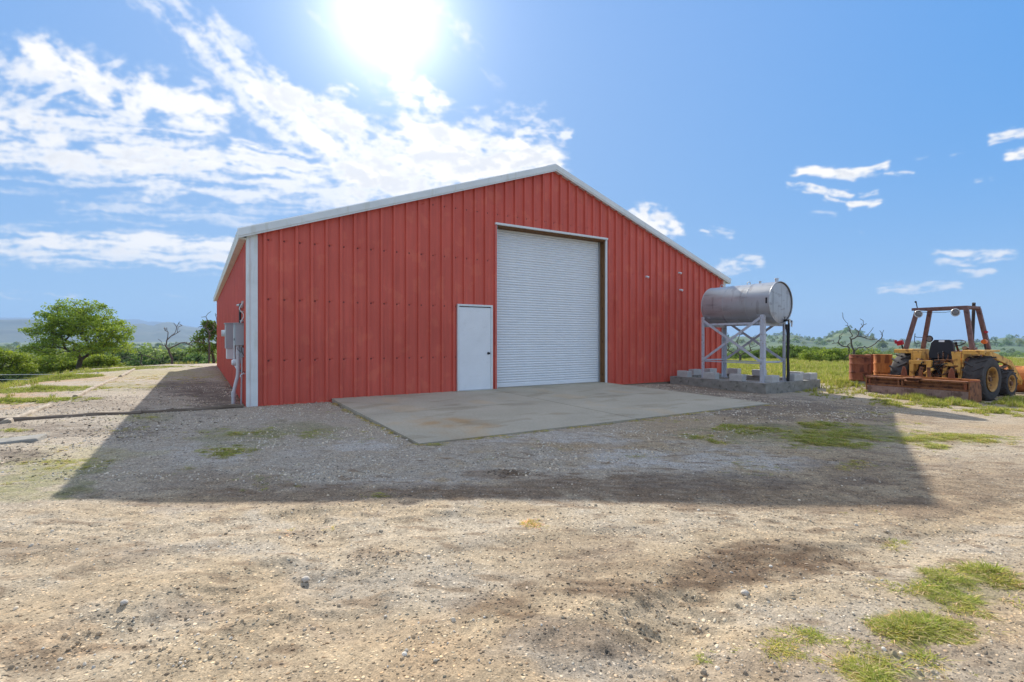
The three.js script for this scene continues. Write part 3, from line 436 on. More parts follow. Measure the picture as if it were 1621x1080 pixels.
  part('spout', hose([V(0, 0.58, 0), V(-0.08, 0.58, 0), V(-0.12, 0.55, 0), V(-0.125, 0.51, 0)], 0.014, 14, 8), M.galv, f); part('valve_wheel', new THREE.TorusGeometry(0.03, 0.006, 6, 14).rotateX(Math.PI / 2).translate(-0.07, 0.62, 0), M.dark, f); part('stem', rod(V(-0.07, 0.58, 0), V(-0.07, 0.62, 0), 0.007), M.galv, f);
}

// ---------------------------------------------------------------- fuel tank on its stand inside a concrete curb, with blocks
M.curb = std({ name: 'weathered_concrete', roughness: 0.92, color: rgb(1, 1, 1), map: texture(1024, 512, (u, v, o) => {
  const a = fbm(u * 8, v * 8, 5, 8), st = sstep(0.0, 0.5, fbm(u * 26, v * 3, 4, 26)), bl = sstep(0.12, 0.45, fbm(u * 16 + 3, v * 12, 4, 16)), b = noise(u * 190, v * 190, 190), t = 0.55 + 0.07 * a + 0.05 * b - 0.15 * st * bl - 0.04 * bl; o[0] = t + 0.01; o[1] = t; o[2] = t - 0.03; }, true, [0.5, 0.7]) });
M.block = std({ name: 'cinder_block', roughness: 0.95, color: rgb(1, 1, 1), map: texture(512, 512, (u, v, o) => { const a = fbm(u * 5, v * 5, 4, 5), b = noise(u * 120, v * 120, 120), c = noise(u * 60 + 9, v * 60, 60), t = 0.74 + 0.05 * a + 0.06 * b + 0.05 * c; o[0] = t; o[1] = t; o[2] = t - 0.01; }, true, [1.2, 1.2]) });
M.tank = std({ name: 'tank_paint', roughness: 0.36, metalness: 0.45, color: rgb(1, 1, 1), map: texture(1024, 512, (u, v, o) => {
  const a = fbm(u * 4, v * 4, 5, 4), st = sstep(0.12, 0.6, fbm(u * 22, v * 2.0, 4, 22)), sc = sstep(0.3, 0.42, fbm(u * 5 + 2, v * 14, 5, 14)), t = 0.70 + 0.05 * a - 0.09 * st; o[0] = t - 0.07 * sc; o[1] = t + 0.01 - 0.08 * sc; o[2] = t + 0.02 - 0.08 * sc; }, true, [1, 1]) });
M.standPaint = std({ name: 'stand_paint', roughness: 0.5, color: rgb(1, 1, 1), map: texture(256, 256, (u, v, o) => { const a = fbm(u * 4, v * 6, 4, 12), s = sstep(0.3, 0.5, fbm(u * 9, v * 11, 4, 99)); o[0] = 0.75 + 0.04 * a - 0.1 * s; o[1] = 0.77 + 0.04 * a - 0.14 * s; o[2] = 0.81 + 0.04 * a - 0.19 * s; }, true, [1.5, 1.5]) });
const CURB = { s0: 12.36, s1: 15.2, b0: -3.45, b1: -0.12, top: 0.09, t: 0.2 };
{
  const c = thing('concrete_curb', 'low weathered concrete containment curb round the tank stand by barn corner', 'curb'), { s0, s1, b0, b1, top, t } = CURB, h = 0.75;
  c.position.copy(W(s0, b0, 0)); c.rotation.y = TH; const w = s1 - s0, d = b1 - b0;
  const wall = (n, wd, dp, x, z, label) => { const g = new RoundedBoxGeometry(wd, h, dp, 3, 0.018); g.translate(x, top - h / 2, z); const p = g.attributes.position; for (let i = 0; i < p.count; i++) if (p.getY(i) > top - 0.05) p.setY(i, p.getY(i) + 0.008 * noise(p.getX(i) * 3 + n, p.getZ(i) * 3)); boxUV(g); part('curb_wall', g, M.curb, c, label); };
  wall(1, t, d, t / 2, -d / 2); wall(2, w - 2 * t - 0.006, t, w / 2, -t / 2); wall(3, t, d, w - t / 2, -d / 2); wall(4, w - 2 * t - 0.006, t, w / 2, -d + t / 2);
  part('curb_floor', box(w - 2 * t, 0.1, d - 2 * t, w / 2, -0.12, -d / 2), M.curb, c);
}
{ // stand
  const g = thing('tank_stand', 'pale steel stand with crossed braces under the fuel tank', 'stand'); g.position.copy(W(0, 0, 0)); g.rotation.y = TH;
  const S0 = 12.62, S1 = 13.62, B0 = 3.2, B1 = 1.25, TOP = 2.0, foot = 0.088; // z = B (towards the camera)
  for (const [s, z, w] of [[S0, B0, 0.12], [S1, B0, 0.09], [S0, B1, 0.1], [S1, B1, 0.12]]) { part('leg', [box(w, TOP - foot, 0.012, s, (TOP + foot) / 2, z + (z === B0 ? 0.045 : -0.045)), box(0.012, TOP - foot, w, s + (s === S0 ? -0.05 : 0.05), (TOP + foot) / 2, z)], M.standPaint, g); part('foot_plate', box(0.18, 0.012, 0.18, s, foot - 0.004, z), M.standPaint, g); }
  const bar = (name, a, b, w = 0.05, h = 0.05) => part(name, beam(a, b, w, h, 0, 0.003), M.standPaint, g);
  for (const s of [S0, S1]) { const o = s === S0 ? -0.062 : 0.062; bar('brace', V(s + o, 1.93, B0 - 0.02), V(s + o, 0.66, B1), 0.012, 0.075); bar('brace', V(s + o * 1.25, 1.9, B1), V(s + o * 1.25, 0.66, B0), 0.012, 0.075); bar('side_rail', V(s, 1.76, B1), V(s, 1.76, B0), 0.05, 0.06); bar('side_rail', V(s - o * 0.5, 0.62, B1), V(s - o * 0.5, 0.62, B0 - 0.1), 0.04, 0.03); }
  for (const z of [B0, B1]) { bar('end_rail', V(S0, 1.72, z), V(S1 + 0.05, 1.72, z), 0.05, 0.07); bar('end_rail', V(S0, 0.66, z), V(S1, 0.66, z), 0.04, 0.045); }
  for (const z of [B0 - 0.15, B1 + 0.15]) for (const sd of [-1, 1]) part('cradle', beam(V(13.12 + sd * 0.5, 2.0, z), V(13.12 + sd * 0.2, 1.77, z), 0.09, 0.012, 0, 0.003), M.standPaint, g);
}
{ // tank: axis along the barn's depth
  const g = thing('fuel_tank', 'large grey steel cylinder tank lying on the stand', 'tank'); g.position.copy(W(13.12, -3.42, 2.345)); g.rotation.y = TH;
  const R = 0.595, L = 2.2, sh = new THREE.CylinderGeometry(R, R, L, 64, 12, true); sh.rotateX(-Math.PI / 2); sh.translate(0, 0, -L / 2);
  const p = sh.attributes.position; for (let i = 0; i < p.count; i++) { const a = Math.atan2(p.getY(i), p.getX(i)), z = p.getZ(i), d = 1 + 0.006 * noise(a * 2.2, z * 2.6) * Math.sin(Math.PI * clamp(-z / L)); p.setX(i, p.getX(i) * d); p.setY(i, p.getY(i) * d); } sh.computeVertexNormals();
  part('shell', sh, M.tank, g);
  for (const z of [0, -L]) { const cap = new THREE.LatheGeometry([[0, 0.02], [0.3, 0.017], [0.5, 0.008], [0.56, 0], [0.575, -0.012], [0.575, -0.03]].map((q) => new THREE.Vector2(...q)), 64); cap.rotateX(z ? -Math.PI / 2 : Math.PI / 2); cap.translate(0, 0, z ? z + 0.02 : -0.02); for (let i = 0; i < cap.attributes.uv.count; i++) cap.attributes.uv.setXY(i, cap.attributes.position.getX(i) * 0.5 + 0.3, cap.attributes.position.getY(i) * 0.5 + 0.2); const e = part('end_cap', cap, M.tank, g); const rim = new THREE.TorusGeometry(R - 0.006, 0.014, 8, 64); rim.translate(0, 0, z); part('rim', rim, M.tank, e); }
  for (const z of [-0.72, -1.46]) part('seam', new THREE.TorusGeometry(R + 0.001, 0.006, 6, 64).translate(0, 0, z), M.tank, g);
  part('seam', box(0.012, 0.008, L - 0.1, R * 0.64, R * 0.77, -L / 2, 0, 0, -0.69), M.tank, g);
  const f = (name, list) => part(name, list, M.galv, g);
  f('filler_cap', [rod(V(0, 0.57, -0.12), V(0, 0.68, -0.12), 0.045, 0.045, 14), rod(V(0, 0.675, -0.12), V(0, 0.7, -0.12), 0.06, 0.055, 14)]); f('vent', [rod(V(0, 0.58, -0.62), V(0, 0.645, -0.62), 0.03), rod(V(0, 0.645, -0.62), V(0, 0.66, -0.62), 0.04)]);
  part('lifting_eye', new THREE.TorusGeometry(0.055, 0.012, 8, 18).rotateY(Math.PI / 2).translate(0, 0.62, -0.98), M.galv, g); part('lifting_eye', new THREE.TorusGeometry(0.055, 0.012, 8, 18).rotateY(Math.PI / 2).translate(0, 0.62, -1.9), M.galv, g);
  part('bracket', box(0.02, 0.16, 0.05, -0.585, 0.04, -0.07), M.dark, g);
  part('outlet', [rod(V(0.16, -0.5, 0), V(0.16, -0.5, 0.09), 0.03), rod(V(0.16, -0.5, 0.06), V(0.42, -0.52, 0.08), 0.02), rod(V(0.1, -0.47, 0.05), V(0.1, -0.41, 0.05), 0.008), box(0.09, 0.012, 0.03, 0.1, -0.41, 0.06)], M.dark, g); part('valve', [rod(V(0.3, -0.58, 0.08), V(0.3, -0.46, 0.08), 0.03), rod(V(0.42, -0.52, 0.08), V(0.42, -0.68, 0.07), 0.022)], M.galv, g);
}
{ // hose hanging from the valve to the curb
  const h = thing('fuel_hose', 'black fuel hoses hanging from the tank valve down to the curb', 'hose'), q = (s, b, y) => W(s, b, y);
  part('hose', hose([q(13.54, -3.34, 1.7), q(13.56, -3.36, 1.4), q(13.6, -3.34, 0.9), q(13.63, -3.33, 0.4), q(13.6, -3.35, 0.095)], 0.028, 30, 10), M.black, h); part('hose', hose([q(13.56, -3.34, 1.86), q(13.72, -3.3, 1.84), q(13.735, -3.3, 1.5), q(13.71, -3.3, 0.8), q(13.68, -3.33, 0.3), q(13.62, -3.33, 0.1)], 0.028, 34, 10), M.black, h);
  part('nozzle', [rod(q(13.545, -3.34, 1.74), q(13.545, -3.34, 1.6), 0.035), rod(q(13.6, -3.35, 0.1), q(13.61, -3.35, 0.26), 0.042)], M.dark, h);
}
const blockShape = (() => { const s = new THREE.Shape([[-0.2, -0.1], [0.2, -0.1], [0.2, 0.1], [-0.2, 0.1]].map((p) => new THREE.Vector2(...p))); for (const x of [-0.095, 0.095]) { const h = new THREE.Path([[-0.07, -0.065], [-0.07, 0.065], [0.07, 0.065], [0.07, -0.065]].map((p) => new THREE.Vector2(p[0] + x, p[1]))); s.holes.push(h); } const g = new THREE.ExtrudeGeometry(s, { depth: 0.186, bevelEnabled: true, bevelSize: 0.004, bevelThickness: 0.004, bevelSegments: 1 }); g.rotateX(-Math.PI / 2); g.translate(0, 0.004, 0); return g; })();
for (const [s, b, turn, label] of [
  [12.47, -0.62, 90, 'cinder block on the curb nearest the red wall'], [12.47, -1.62, 90, 'cinder block on the curb just right of the first stand leg, seen below the tank'], [12.47, -2.52, 90, 'cinder block on the curb edge left of the thick front leg'], [12.84, -3.33, 4, 'cinder block on the curb edge just right of the thick front leg'], [14.02, -3.33, -3, 'cinder block on the front curb beside the black hoses, right of them'], [14.84, -3.33, 2, 'cinder block at the outer end of the front curb'],
  [15.08, -2.75, 88, 'shaded cinder block on the far curb behind the two end blocks'], [15.08, -1.55, 92, 'dark shaded cinder block on the far curb seen between the stand legs'], [15.06, -0.62, 90, 'shaded cinder block on the far curb left of the centre gap'], [13.5, -0.22, 0, 'cinder block against the barn behind the first stand leg'], [14.3, -0.24, 5, 'cinder block against the barn wall corner under the tank'],
]) { const g = thing('cinder_block', label, 'cinder block', 'cinder blocks set on the concrete curb'); part('block', blockShape, M.block, g); g.position.copy(W(s, b, CURB.top + 0.006)); g.rotation.y = TH + turn * Math.PI / 180; }

// ---------------------------------------------------------------- rusty drums
const rustTex = (base, dark, pale, seed) => texture(512, 512, (u, v, o) => { const a = fbm(u * 6 + seed, v * 6, 5, 6), st = fbm(u * 30, v * 3 + seed, 4, 30), d = sstep(0.05, 0.5, a + 0.4 * st), p = sstep(0.2, 0.6, -a + 0.3 * st); for (let c = 0; c < 3; c++) o[c] = mix(mix(base[c], dark[c], d), pale[c], p * 0.6) + 0.04 * noise(u * 90, v * 90, 90); });
M.rust = std({ name: 'rust', roughness: 0.85, metalness: 0.1, map: rustTex([0.55, 0.32, 0.22], [0.38, 0.21, 0.15], [0.64, 0.42, 0.28], 1) });
M.rustOrange = std({ name: 'orange_rust', roughness: 0.85, metalness: 0.1, map: rustTex([0.74, 0.46, 0.24], [0.54, 0.31, 0.17], [0.82, 0.56, 0.32], 4) });
M.rustBrown = std({ name: 'brown_rust', roughness: 0.8, metalness: 0.15, map: rustTex([0.56, 0.37, 0.25], [0.37, 0.23, 0.17], [0.68, 0.49, 0.33], 8) });
M.maroon = std({ name: 'dull_red_paint', roughness: 0.65, map: rustTex([0.47, 0.35, 0.33], [0.36, 0.25, 0.23], [0.56, 0.43, 0.39], 12) });
M.mauve = std({ name: 'worn_blade_steel', roughness: 0.7, metalness: 0.1, map: rustTex([0.60, 0.49, 0.46], [0.46, 0.36, 0.33], [0.70, 0.60, 0.56], 15) });
M.yellow = std({ name: 'faded_yellow_paint', roughness: 0.6, map: rustTex([0.86, 0.66, 0.32], [0.60, 0.42, 0.20], [0.92, 0.75, 0.44], 20) });
M.rimPaint = std({ name: 'dusty_rim_paint', roughness: 0.7, map: rustTex([0.70, 0.52, 0.27], [0.46, 0.33, 0.19], [0.78, 0.62, 0.38], 33) });
M.grime = std({ name: 'oily_casting', roughness: 0.6, map: rustTex([0.42, 0.26, 0.14], [0.16, 0.11, 0.08], [0.62, 0.42, 0.20], 24) });
M.tyre = std({ name: 'dusty_tyre', roughness: 0.85, map: texture(256, 256, (u, v, o) => { const a = fbm(u * 6, v * 6, 5, 6), t = 0.24 + 0.07 * a + 0.03 * noise(u * 60, v * 60, 60); o[0] = t + 0.015; o[1] = t; o[2] = t - 0.005; }, true, [1.5, 1.5]) });
function drum(x, D, y0, R, H, mat, label, seed) {
  const g = thing('oil_drum', label, 'drum', 'rusty drums beside the tractor'), r = rngOf(seed), pr = [[0, 0.02], [R - 0.03, 0.02], [R - 0.02, 0], [R, 0.005], [R, 0.03]];
  const hoop = (y) => pr.push([R, y - 0.03], [R + 0.012, y - 0.012], [R + 0.012, y + 0.012], [R, y + 0.03]); for (const f of [0.06, 0.34, 0.66]) hoop(H * f); if (seed === 1) hoop(H * 0.88); pr.push([R, H - 0.03], [R + 0.008, H - 0.015], [R + 0.006, H], [R - 0.012, H - 0.004], [R - 0.016, H - 0.03], [R - 0.02, 0.06]);
  const sh = new THREE.LatheGeometry(pr.map((p) => new THREE.Vector2(...p)), 40), p = sh.attributes.position; for (let i = 0; i < p.count; i++) { const a = Math.atan2(p.getZ(i), p.getX(i)), k = 1 + 0.02 * noise(a * 1.3 + seed * 5, p.getY(i) * 2.2) * (p.getY(i) > 0.05 ? 1 : 0); p.setX(i, p.getX(i) * k); p.setZ(i, p.getZ(i) * k); } sh.computeVertexNormals();
  part('shell', sh, mat, g); part('drum_floor', new THREE.CylinderGeometry(R - 0.02, R - 0.02, 0.012, 30).translate(0, 0.06, 0), mat, g);
  g.position.set(x, y0, -D); g.rotation.y = r() * 6; return g;
}
const DRUM_Y = 0.03;
drum((1361.5 - 810.5) / FOCAL * 15.5, 15.5, DRUM_Y, 0.275, 0.8, M.rust, 'brown rusty open drum nearest the fuel tank', 1); drum((1384 - 810.5) / FOCAL * 16.0, 16.0, DRUM_Y, 0.22, 0.8, M.rust, 'dark rusty drum in the middle, half hidden by the brown one', 2); drum((1398 - 810.5) / FOCAL * 15.6, 15.6, DRUM_Y, 0.235, 0.81, M.rustOrange, 'orange rusty drum nearest the tractor tyre', 3);
{ const g = part('concrete_footing', (() => { const a = new THREE.CylinderGeometry(0.29, 0.3, 0.6, 20); a.translate(0, -0.3, 0); return a; })(), M.curb); g.position.set((1361.5 - 810.5) / FOCAL * 15.5, DRUM_Y, -15.5); tag(g, 'round pale concrete footing under the brown rusty drum', 'footing');
  const g2 = part('concrete_footing', (() => { const a = new THREE.CylinderGeometry(0.42, 0.44, 0.6, 20); a.translate(0, -0.3, 0); return a; })(), M.curb); g2.position.set((1392 - 810.5) / FOCAL * 15.75, DRUM_Y - 0.003, -15.72); tag(g2, 'low concrete footing under the two drums by the tractor tyre', 'footing'); }

// ---------------------------------------------------------------- tractor (local: -z ahead, +x its right side, origin on the ground under the rear axle)
const TR = { x: 11.9, D: 13.95, turn: -62.7 * Math.PI / 180, y: -0.30 };
function wheel(R, w, rimR, lugs, label, parent, x, z, out, worn) {
  const g = new THREE.Group(); g.name = 'wheel'; g.userData.label = label; parent.add(g); g.position.set(x, R - 0.015, z);
  const hw = w / 2, pr = [[rimR, -hw * 0.72], [rimR + 0.02, -hw * 0.86], [mix(rimR, R, 0.35), -hw], [mix(rimR, R, 0.75), -hw * 0.97], [R - 0.035, -hw * 0.84], [R - 0.008, -hw * 0.6], [R, 0], [R - 0.008, hw * 0.6], [R - 0.035, hw * 0.84], [mix(rimR, R, 0.75), hw * 0.97], [mix(rimR, R, 0.35), hw], [rimR + 0.02, hw * 0.86], [rimR, hw * 0.72]];
  const ty = new THREE.LatheGeometry(pr.map((p) => new THREE.Vector2(...p)), 56); ty.rotateZ(-Math.PI / 2); part('tyre', ty, M.tyre, g);
  const list = []; for (let i = 0; i < lugs; i++) for (const sd of [-1, 1]) { const a = (i + (sd > 0 ? 0.5 : 0)) / lugs * Math.PI * 2, hgt = worn ? 0.016 : 0.035, l = new RoundedBoxGeometry(hw * 1.15, hgt * 2, R * 0.075 * (worn ? 1.2 : 1), 1, 0.006); l.rotateY(sd * 0.62); l.translate(sd * hw * 0.5, R, 0); l.rotateX(a); list.push(l); }
  part('tread', list, M.tyre, g);
  const ringR = rimR, dish = new THREE.LatheGeometry([[0, 0.03], [0.1, 0.03], [0.12, -0.01], [ringR * 0.62, -0.05], [ringR * 0.86, -0.02], [ringR * 0.9, 0.05], [ringR, 0.085], [ringR + 0.022, 0.095], [ringR + 0.022, 0.08], [ringR - 0.01, 0.06], [ringR - 0.01, -0.12]].map((p) => new THREE.Vector2(p[0], p[1] * w / 0.42)), 40); dish.rotateZ(-Math.PI / 2 * out); dish.translate(out * hw * 0.55, 0, 0); part('rim', dish, M.rimPaint, g);
  const bolts = []; for (let i = 0; i < 8; i++) { const a = i / 8 * Math.PI * 2; bolts.push(rod(V(out * (hw * 0.55 - 0.03), Math.cos(a) * ringR * 0.5, Math.sin(a) * ringR * 0.5), V(out * (hw * 0.55 + 0.01), Math.cos(a) * ringR * 0.5, Math.sin(a) * ringR * 0.5), 0.014, 0.014, 6)); } part('wheel_nut', bolts, M.grime, g);
  part('hub', rod(V(out * (hw * 0.55 - 0.06), 0, 0), V(out * (hw * 0.55 + 0.06), 0, 0), 0.085, 0.06, 18), M.grime, g);
  return g;
}
{
  const t = thing('tractor', 'old yellow loader tractor with dull red open roll frame', 'tractor'); t.position.set(TR.x, TR.y, -TR.D); t.rotation.y = TR.turn;
  wheel(0.60, 0.42, 0.30, 15, 'big rear wheel with deep black lugs', t, -0.84, 0, -1, false); wheel(0.585, 0.44, 0.30, 15, 'big rear wheel with a worn grey tyre', t, 0.84, 0, 1, true);
  wheel(0.38, 0.26, 0.22, 14, 'small front wheel', t, -0.66, -1.98, -1, true); wheel(0.38, 0.26, 0.22, 14, 'small front wheel', t, 0.66, -1.98, 1, true);
  const Y = (n, g, l) => part(n, g, M.yellow, t, l), G = (n, g, l) => part(n, g, M.grime, t, l), R = (n, g, l) => part(n, g, M.maroon, t, l);
  G('rear_axle', [rod(V(-0.62, 0.58, 0), V(0.62, 0.58, 0), 0.12, 0.12, 18), box(0.5, 0.5, 0.62, 0, 0.62, -0.1, 0, 0, 0, 0.04), rod(V(-0.5, 0.58, 0), V(-0.36, 0.58, 0), 0.19, 0.19, 20), rod(V(0.36, 0.58, 0), V(0.5, 0.58, 0), 0.19, 0.19, 20)]);
  G('transmission', [box(0.44, 0.42, 1.1, 0, 0.62, -0.9, 0, 0, 0, 0.03), box(0.52, 0.3, 0.5, 0, 0.58, -1.5, 0, 0, 0, 0.03)]);
  G('front_axle', [beam(V(-0.6, 0.4, -1.98), V(0.6, 0.4, -1.98), 0.12, 0.14), box(0.3, 0.3, 0.36, 0, 0.5, -1.98, 0, 0, 0, 0.02)]);
  Y('chassis', [box(0.09, 0.2, 2.5, -0.34, 0.62, -1.25, 0, 0, 0, 0.01), box(0.09, 0.2, 2.5, 0.34, 0.62, -1.25, 0, 0, 0, 0.01)]);
  R('hood', [box(0.6, 0.42, 1.15, 0, 1.02, -1.75, 0, 0, 0, 0.06)]); G('engine', [box(0.46, 0.36, 0.9, 0, 0.72, -1.65, 0, 0, 0, 0.02), rod(V(0.24, 0.7, -1.4), V(0.36, 0.7, -1.4), 0.07), rod(V(-0.3, 0.62, -1.5), V(-0.3, 0.8, -1.5), 0.06)]);
  R('dashboard', [box(0.62, 0.34, 0.16, 0.02, 1.12, -0.82, 0.15, 0, 0, 0.02), box(0.3, 0.2, 0.12, 0.28, 1.28, -0.84, 0.1, 0, 0, 0.02)]); R('hose_box', box(0.34, 0.26, 0.24, -0.5, 1.1, -0.78, 0, 0, 0, 0.02));
  G('gauge', [rod(V(0.2, 1.34, -0.76), V(0.2, 1.37, -0.72), 0.06, 0.06, 16), rod(V(0.35, 1.3, -0.76), V(0.35, 1.32, -0.72), 0.04, 0.04, 14)]);
  // fenders: a flat top plate, a skirt towards the seat with a curved lower edge
  for (const sd of [-1, 1]) {
    const f = Y('fender', [box(0.46, 0.045, 0.9, sd * 0.79, 1.30, -0.1, 0, 0, 0, 0.012), box(0.46, 0.1, 0.03, sd * 0.79, 1.26, 0.35, 0, 0, 0, 0.006)]);
    const sk = plate([[-0.36, 0], [0.56, 0], [0.56, -0.12], [0.46, -0.5], [0.3, -0.72], [0.2, -0.72], [0.24, -0.45], [0.1, -0.2], [-0.1, -0.12], [-0.3, -0.2], [-0.36, -0.4]], 0.03); sk.rotateY(Math.PI / 2); sk.translate(sd * 0.575 - 0.015, 1.275, 0); part('skirt', sk, M.yellow, f);
    const rk = plate([[0, 0], [0.2, 0], [0.17, -0.2], [0.1, -0.5], [0.02, -0.62], [0, -0.4]], 0.028); if (sd < 0) rk.scale(1, 1, 1); else rk.rotateY(Math.PI); rk.translate(sd * 0.53, 1.27, 0.36); part('fender_stay', rk, M.yellow, f);
  }
  // roll frame: four leaning posts and a square top of channel
  const top = [[-0.55, 2.44, 0.12], [0.55, 2.44, 0.12], [0.55, 2.44, -0.58], [-0.55, 2.44, -0.58]], foot = [[-0.8, 1.32, 0.2], [0.72, 1.32, 0.2], [0.72, 1.32, -0.72], [-0.78, 1.32, -0.72]];
  top.forEach((p, i) => R('roof_post', beam(V(...foot[i]), V(...p), 0.085, 0.1)));
  R('roof_rail', beam(V(-0.68, 2.46, 0.12), V(0.59, 2.46, 0.12), 0.07, 0.075)); R('roof_rail', beam(V(-0.59, 2.46, -0.58), V(0.59, 2.46, -0.58), 0.07, 0.075)); R('roof_rail', beam(V(-0.55, 2.462, 0.1), V(-0.55, 2.462, -0.56), 0.072, 0.07)); R('roof_rail', beam(V(0.55, 2.462, 0.1), V(0.55, 2.462, -0.56), 0.072, 0.07));
  M.lampGlass = std({ name: 'dusty_lens', roughness: 0.25, color: rgb(0.2, 0.2, 0.2) });
  for (const x of [-0.46, 0.38]) { const l = new THREE.Group(); l.name = 'work_lamp'; t.add(l); part('lamp_body', [rod(V(x, 2.33, 0.16), V(x, 2.32, 0.26), 0.05, 0.098, 20), rod(V(x, 2.33, 0.18), V(x, 2.43, 0.15), 0.014)], M.dark, l); part('lamp_rim', new THREE.TorusGeometry(0.092, 0.014, 8, 24).translate(x, 2.32, 0.262), M.galv, l); part('lens', new THREE.SphereGeometry(0.088, 18, 6, 0, 6.3, 0, 1.0).scale(1, 0.3, 1).rotateX(Math.PI / 2).translate(x, 2.32, 0.25), M.lampGlass, l); }
  part('wire', hose([V(-0.5, 2.38, 0.17), V(-0.2, 2.35, 0.16), V(0.1, 2.34, 0.16), V(0.44, 2.38, 0.17)], 0.006, 20, 6), M.black, t);
  part('antenna', [rod(V(-0.56, 2.49, 0.1), V(-0.6, 2.66, 0.08), 0.012), rod(V(-0.6, 2.655, 0.08), V(-0.62, 2.69, 0.08), 0.026)], M.dark, t);
  part('exhaust_pipe', [rod(V(0.22, 1.2, -1.1), V(0.29, 2.5, -1.02), 0.04, 0.04, 16), rod(V(0.29, 2.48, -1.02), V(0.315, 2.62, -0.96), 0.04, 0.04, 16), rod(V(0.217, 1.15, -1.1), V(0.236, 1.5, -1.09), 0.065, 0.065, 16)], M.tyre, t);
  // seat
  { const s = new THREE.Group(); s.name = 'seat'; t.add(s); part('cushion', box(0.52, 0.13, 0.5, 0.02, 1.02, -0.12, 0, 0, 0, 0.05), M.black, s);
    const b = plate([[-0.27, 0], [0.27, 0], [0.285, 0.12], [0.24, 0.42], [0.17, 0.5], [-0.17, 0.5], [-0.24, 0.42], [-0.285, 0.12]], 0.1); b.rotateX(-0.1); b.translate(0.02, 1.08, 0.06); M.vinyl = std({ name: 'black_vinyl', roughness: 0.55, color: rgb(0.014, 0.015, 0.02) }); part('backrest', b, M.vinyl, s); part('label_plate', box(0.13, 0.05, 0.004, 0.02, 1.555, 0.124, -0.1), M.white, s); part('seat_base', [box(0.4, 0.12, 0.4, 0.02, 0.92, -0.1, 0, 0, 0, 0.02)], M.grime, s); }
  { const w = new THREE.TorusGeometry(0.2, 0.014, 8, 36), spokes = [0, 2.1, 4.2].map((a) => rod(V(0, 0, 0), V(Math.cos(a) * 0.2, Math.sin(a) * 0.2, 0), 0.009, 0.009, 6)), g = merged([w, ...spokes, rod(V(0, 0, -0.02), V(0, 0, 0.03), 0.035, 0.03)]); g.rotateX(-1.15); g.translate(0.06, 1.5, -0.58); part('steering_wheel', g, M.black, t); G('steering_column', rod(V(0.06, 1.5, -0.58), V(0.06, 1.15, -0.8), 0.026)); }
  { const m = new THREE.Group(); m.name = 'mirror'; t.add(m); part('mirror_glass', rod(V(-0.6, 1.62, -0.68), V(-0.6, 1.62, -0.66), 0.085, 0.085, 20), M.lampGlass, m); part('mirror_ring', new THREE.TorusGeometry(0.085, 0.013, 8, 24).translate(-0.6, 1.62, -0.66), M.dark, m); part('bracket', hose([V(-0.78, 1.66, -0.72), V(-0.98, 1.68, -0.74), V(-0.99, 1.78, -0.74), V(-0.99, 1.5, -0.74), V(-0.8, 1.5, -0.72)], 0.009, 30, 6), M.dark, m); }
  M.redLamp = std({ name: 'red_lens', roughness: 0.35, color: rgb(0.42, 0.015, 0.03) }); M.orangeLamp = std({ name: 'orange_lens', roughness: 0.4, color: rgb(0.62, 0.14, 0.02) });
  part('tail_lamp', [box(0.17, 0.13, 0.08, -0.96, 1.50, 0.16, 0, 0, 0.25, 0.015), box(0.05, 0.11, 0.06, -1.07, 1.53, 0.16, 0, 0, 0.1, 0.01)], M.redLamp, t, 'red lamp box'); part('tail_lamp', [rod(V(0.72, 1.54, -0.52), V(0.72, 1.54, -0.42), 0.06, 0.06, 18)], M.orangeLamp, t, 'orange round lamp'); part('lamp_stalk', [rod(V(-0.9, 1.32, 0.14), V(-0.92, 1.46, 0.16), 0.02), rod(V(0.74, 1.3, -0.5), V(0.72, 1.5, -0.48), 0.022)], M.dark, t); part('reflector', rod(V(0.7, 1.8, -0.66), V(0.7, 1.8, -0.6), 0.035, 0.035, 14), M.redLamp, t);
  // three-point hitch and the tangle of valves, rams and hoses behind the seat
  Y('hitch_frame', [beam(V(-0.5, 0.18, 0.54), V(-0.5, 0.98, 0.5), 0.09, 0.1), beam(V(-0.1, 0.18, 0.56), V(-0.1, 0.98, 0.5), 0.09, 0.1), beam(V(-0.56, 0.97, 0.5), V(-0.04, 0.97, 0.5), 0.1, 0.11)]);
  Y('hitch_tower', [beam(V(-0.62, 0.4, 0.3), V(-0.56, 1.05, 0.24), 0.1, 0.08), beam(V(0.5, 0.4, 0.3), V(0.52, 1.1, 0.26), 0.1, 0.08), beam(V(0.16, 0.3, 0.4), V(0.2, 0.96, 0.3), 0.09, 0.08), beam(V(0.16, 0.94, 0.31), V(0.52, 0.92, 0.29), 0.08, 0.1)]);
  for (const x of [-0.38, 0.38]) { Y('lift_arm', beam(V(x, 0.42, 0.18), V(x * 1.1, 0.3, 1.0), 0.06, 0.09)); G('lift_link', beam(V(x * 1.05, 0.36, 0.6), V(x * 0.9, 0.95, 0.28), 0.045, 0.045)); G('rocker_arm', beam(V(x * 0.9, 0.98, 0.0), V(x * 0.9, 0.96, 0.34), 0.07, 0.09)); }
  Y('top_link', [rod(V(-0.02, 0.82, 0.3), V(0.0, 0.7, 1.0), 0.028), rod(V(-0.02, 0.79, 0.5), V(0, 0.73, 0.8), 0.042)]);
  const rnd = rngOf(77);
  for (let i = 0; i < 5; i++) { const x = -0.3 + i * 0.16; G('hydraulic_ram', [rod(V(x, 0.5 + rnd() * 0.12, 0.36), V(x + 0.04, 0.92 + rnd() * 0.1, 0.26), 0.036), rod(V(x, 0.4, 0.38), V(x, 0.56, 0.36), 0.02)]); }
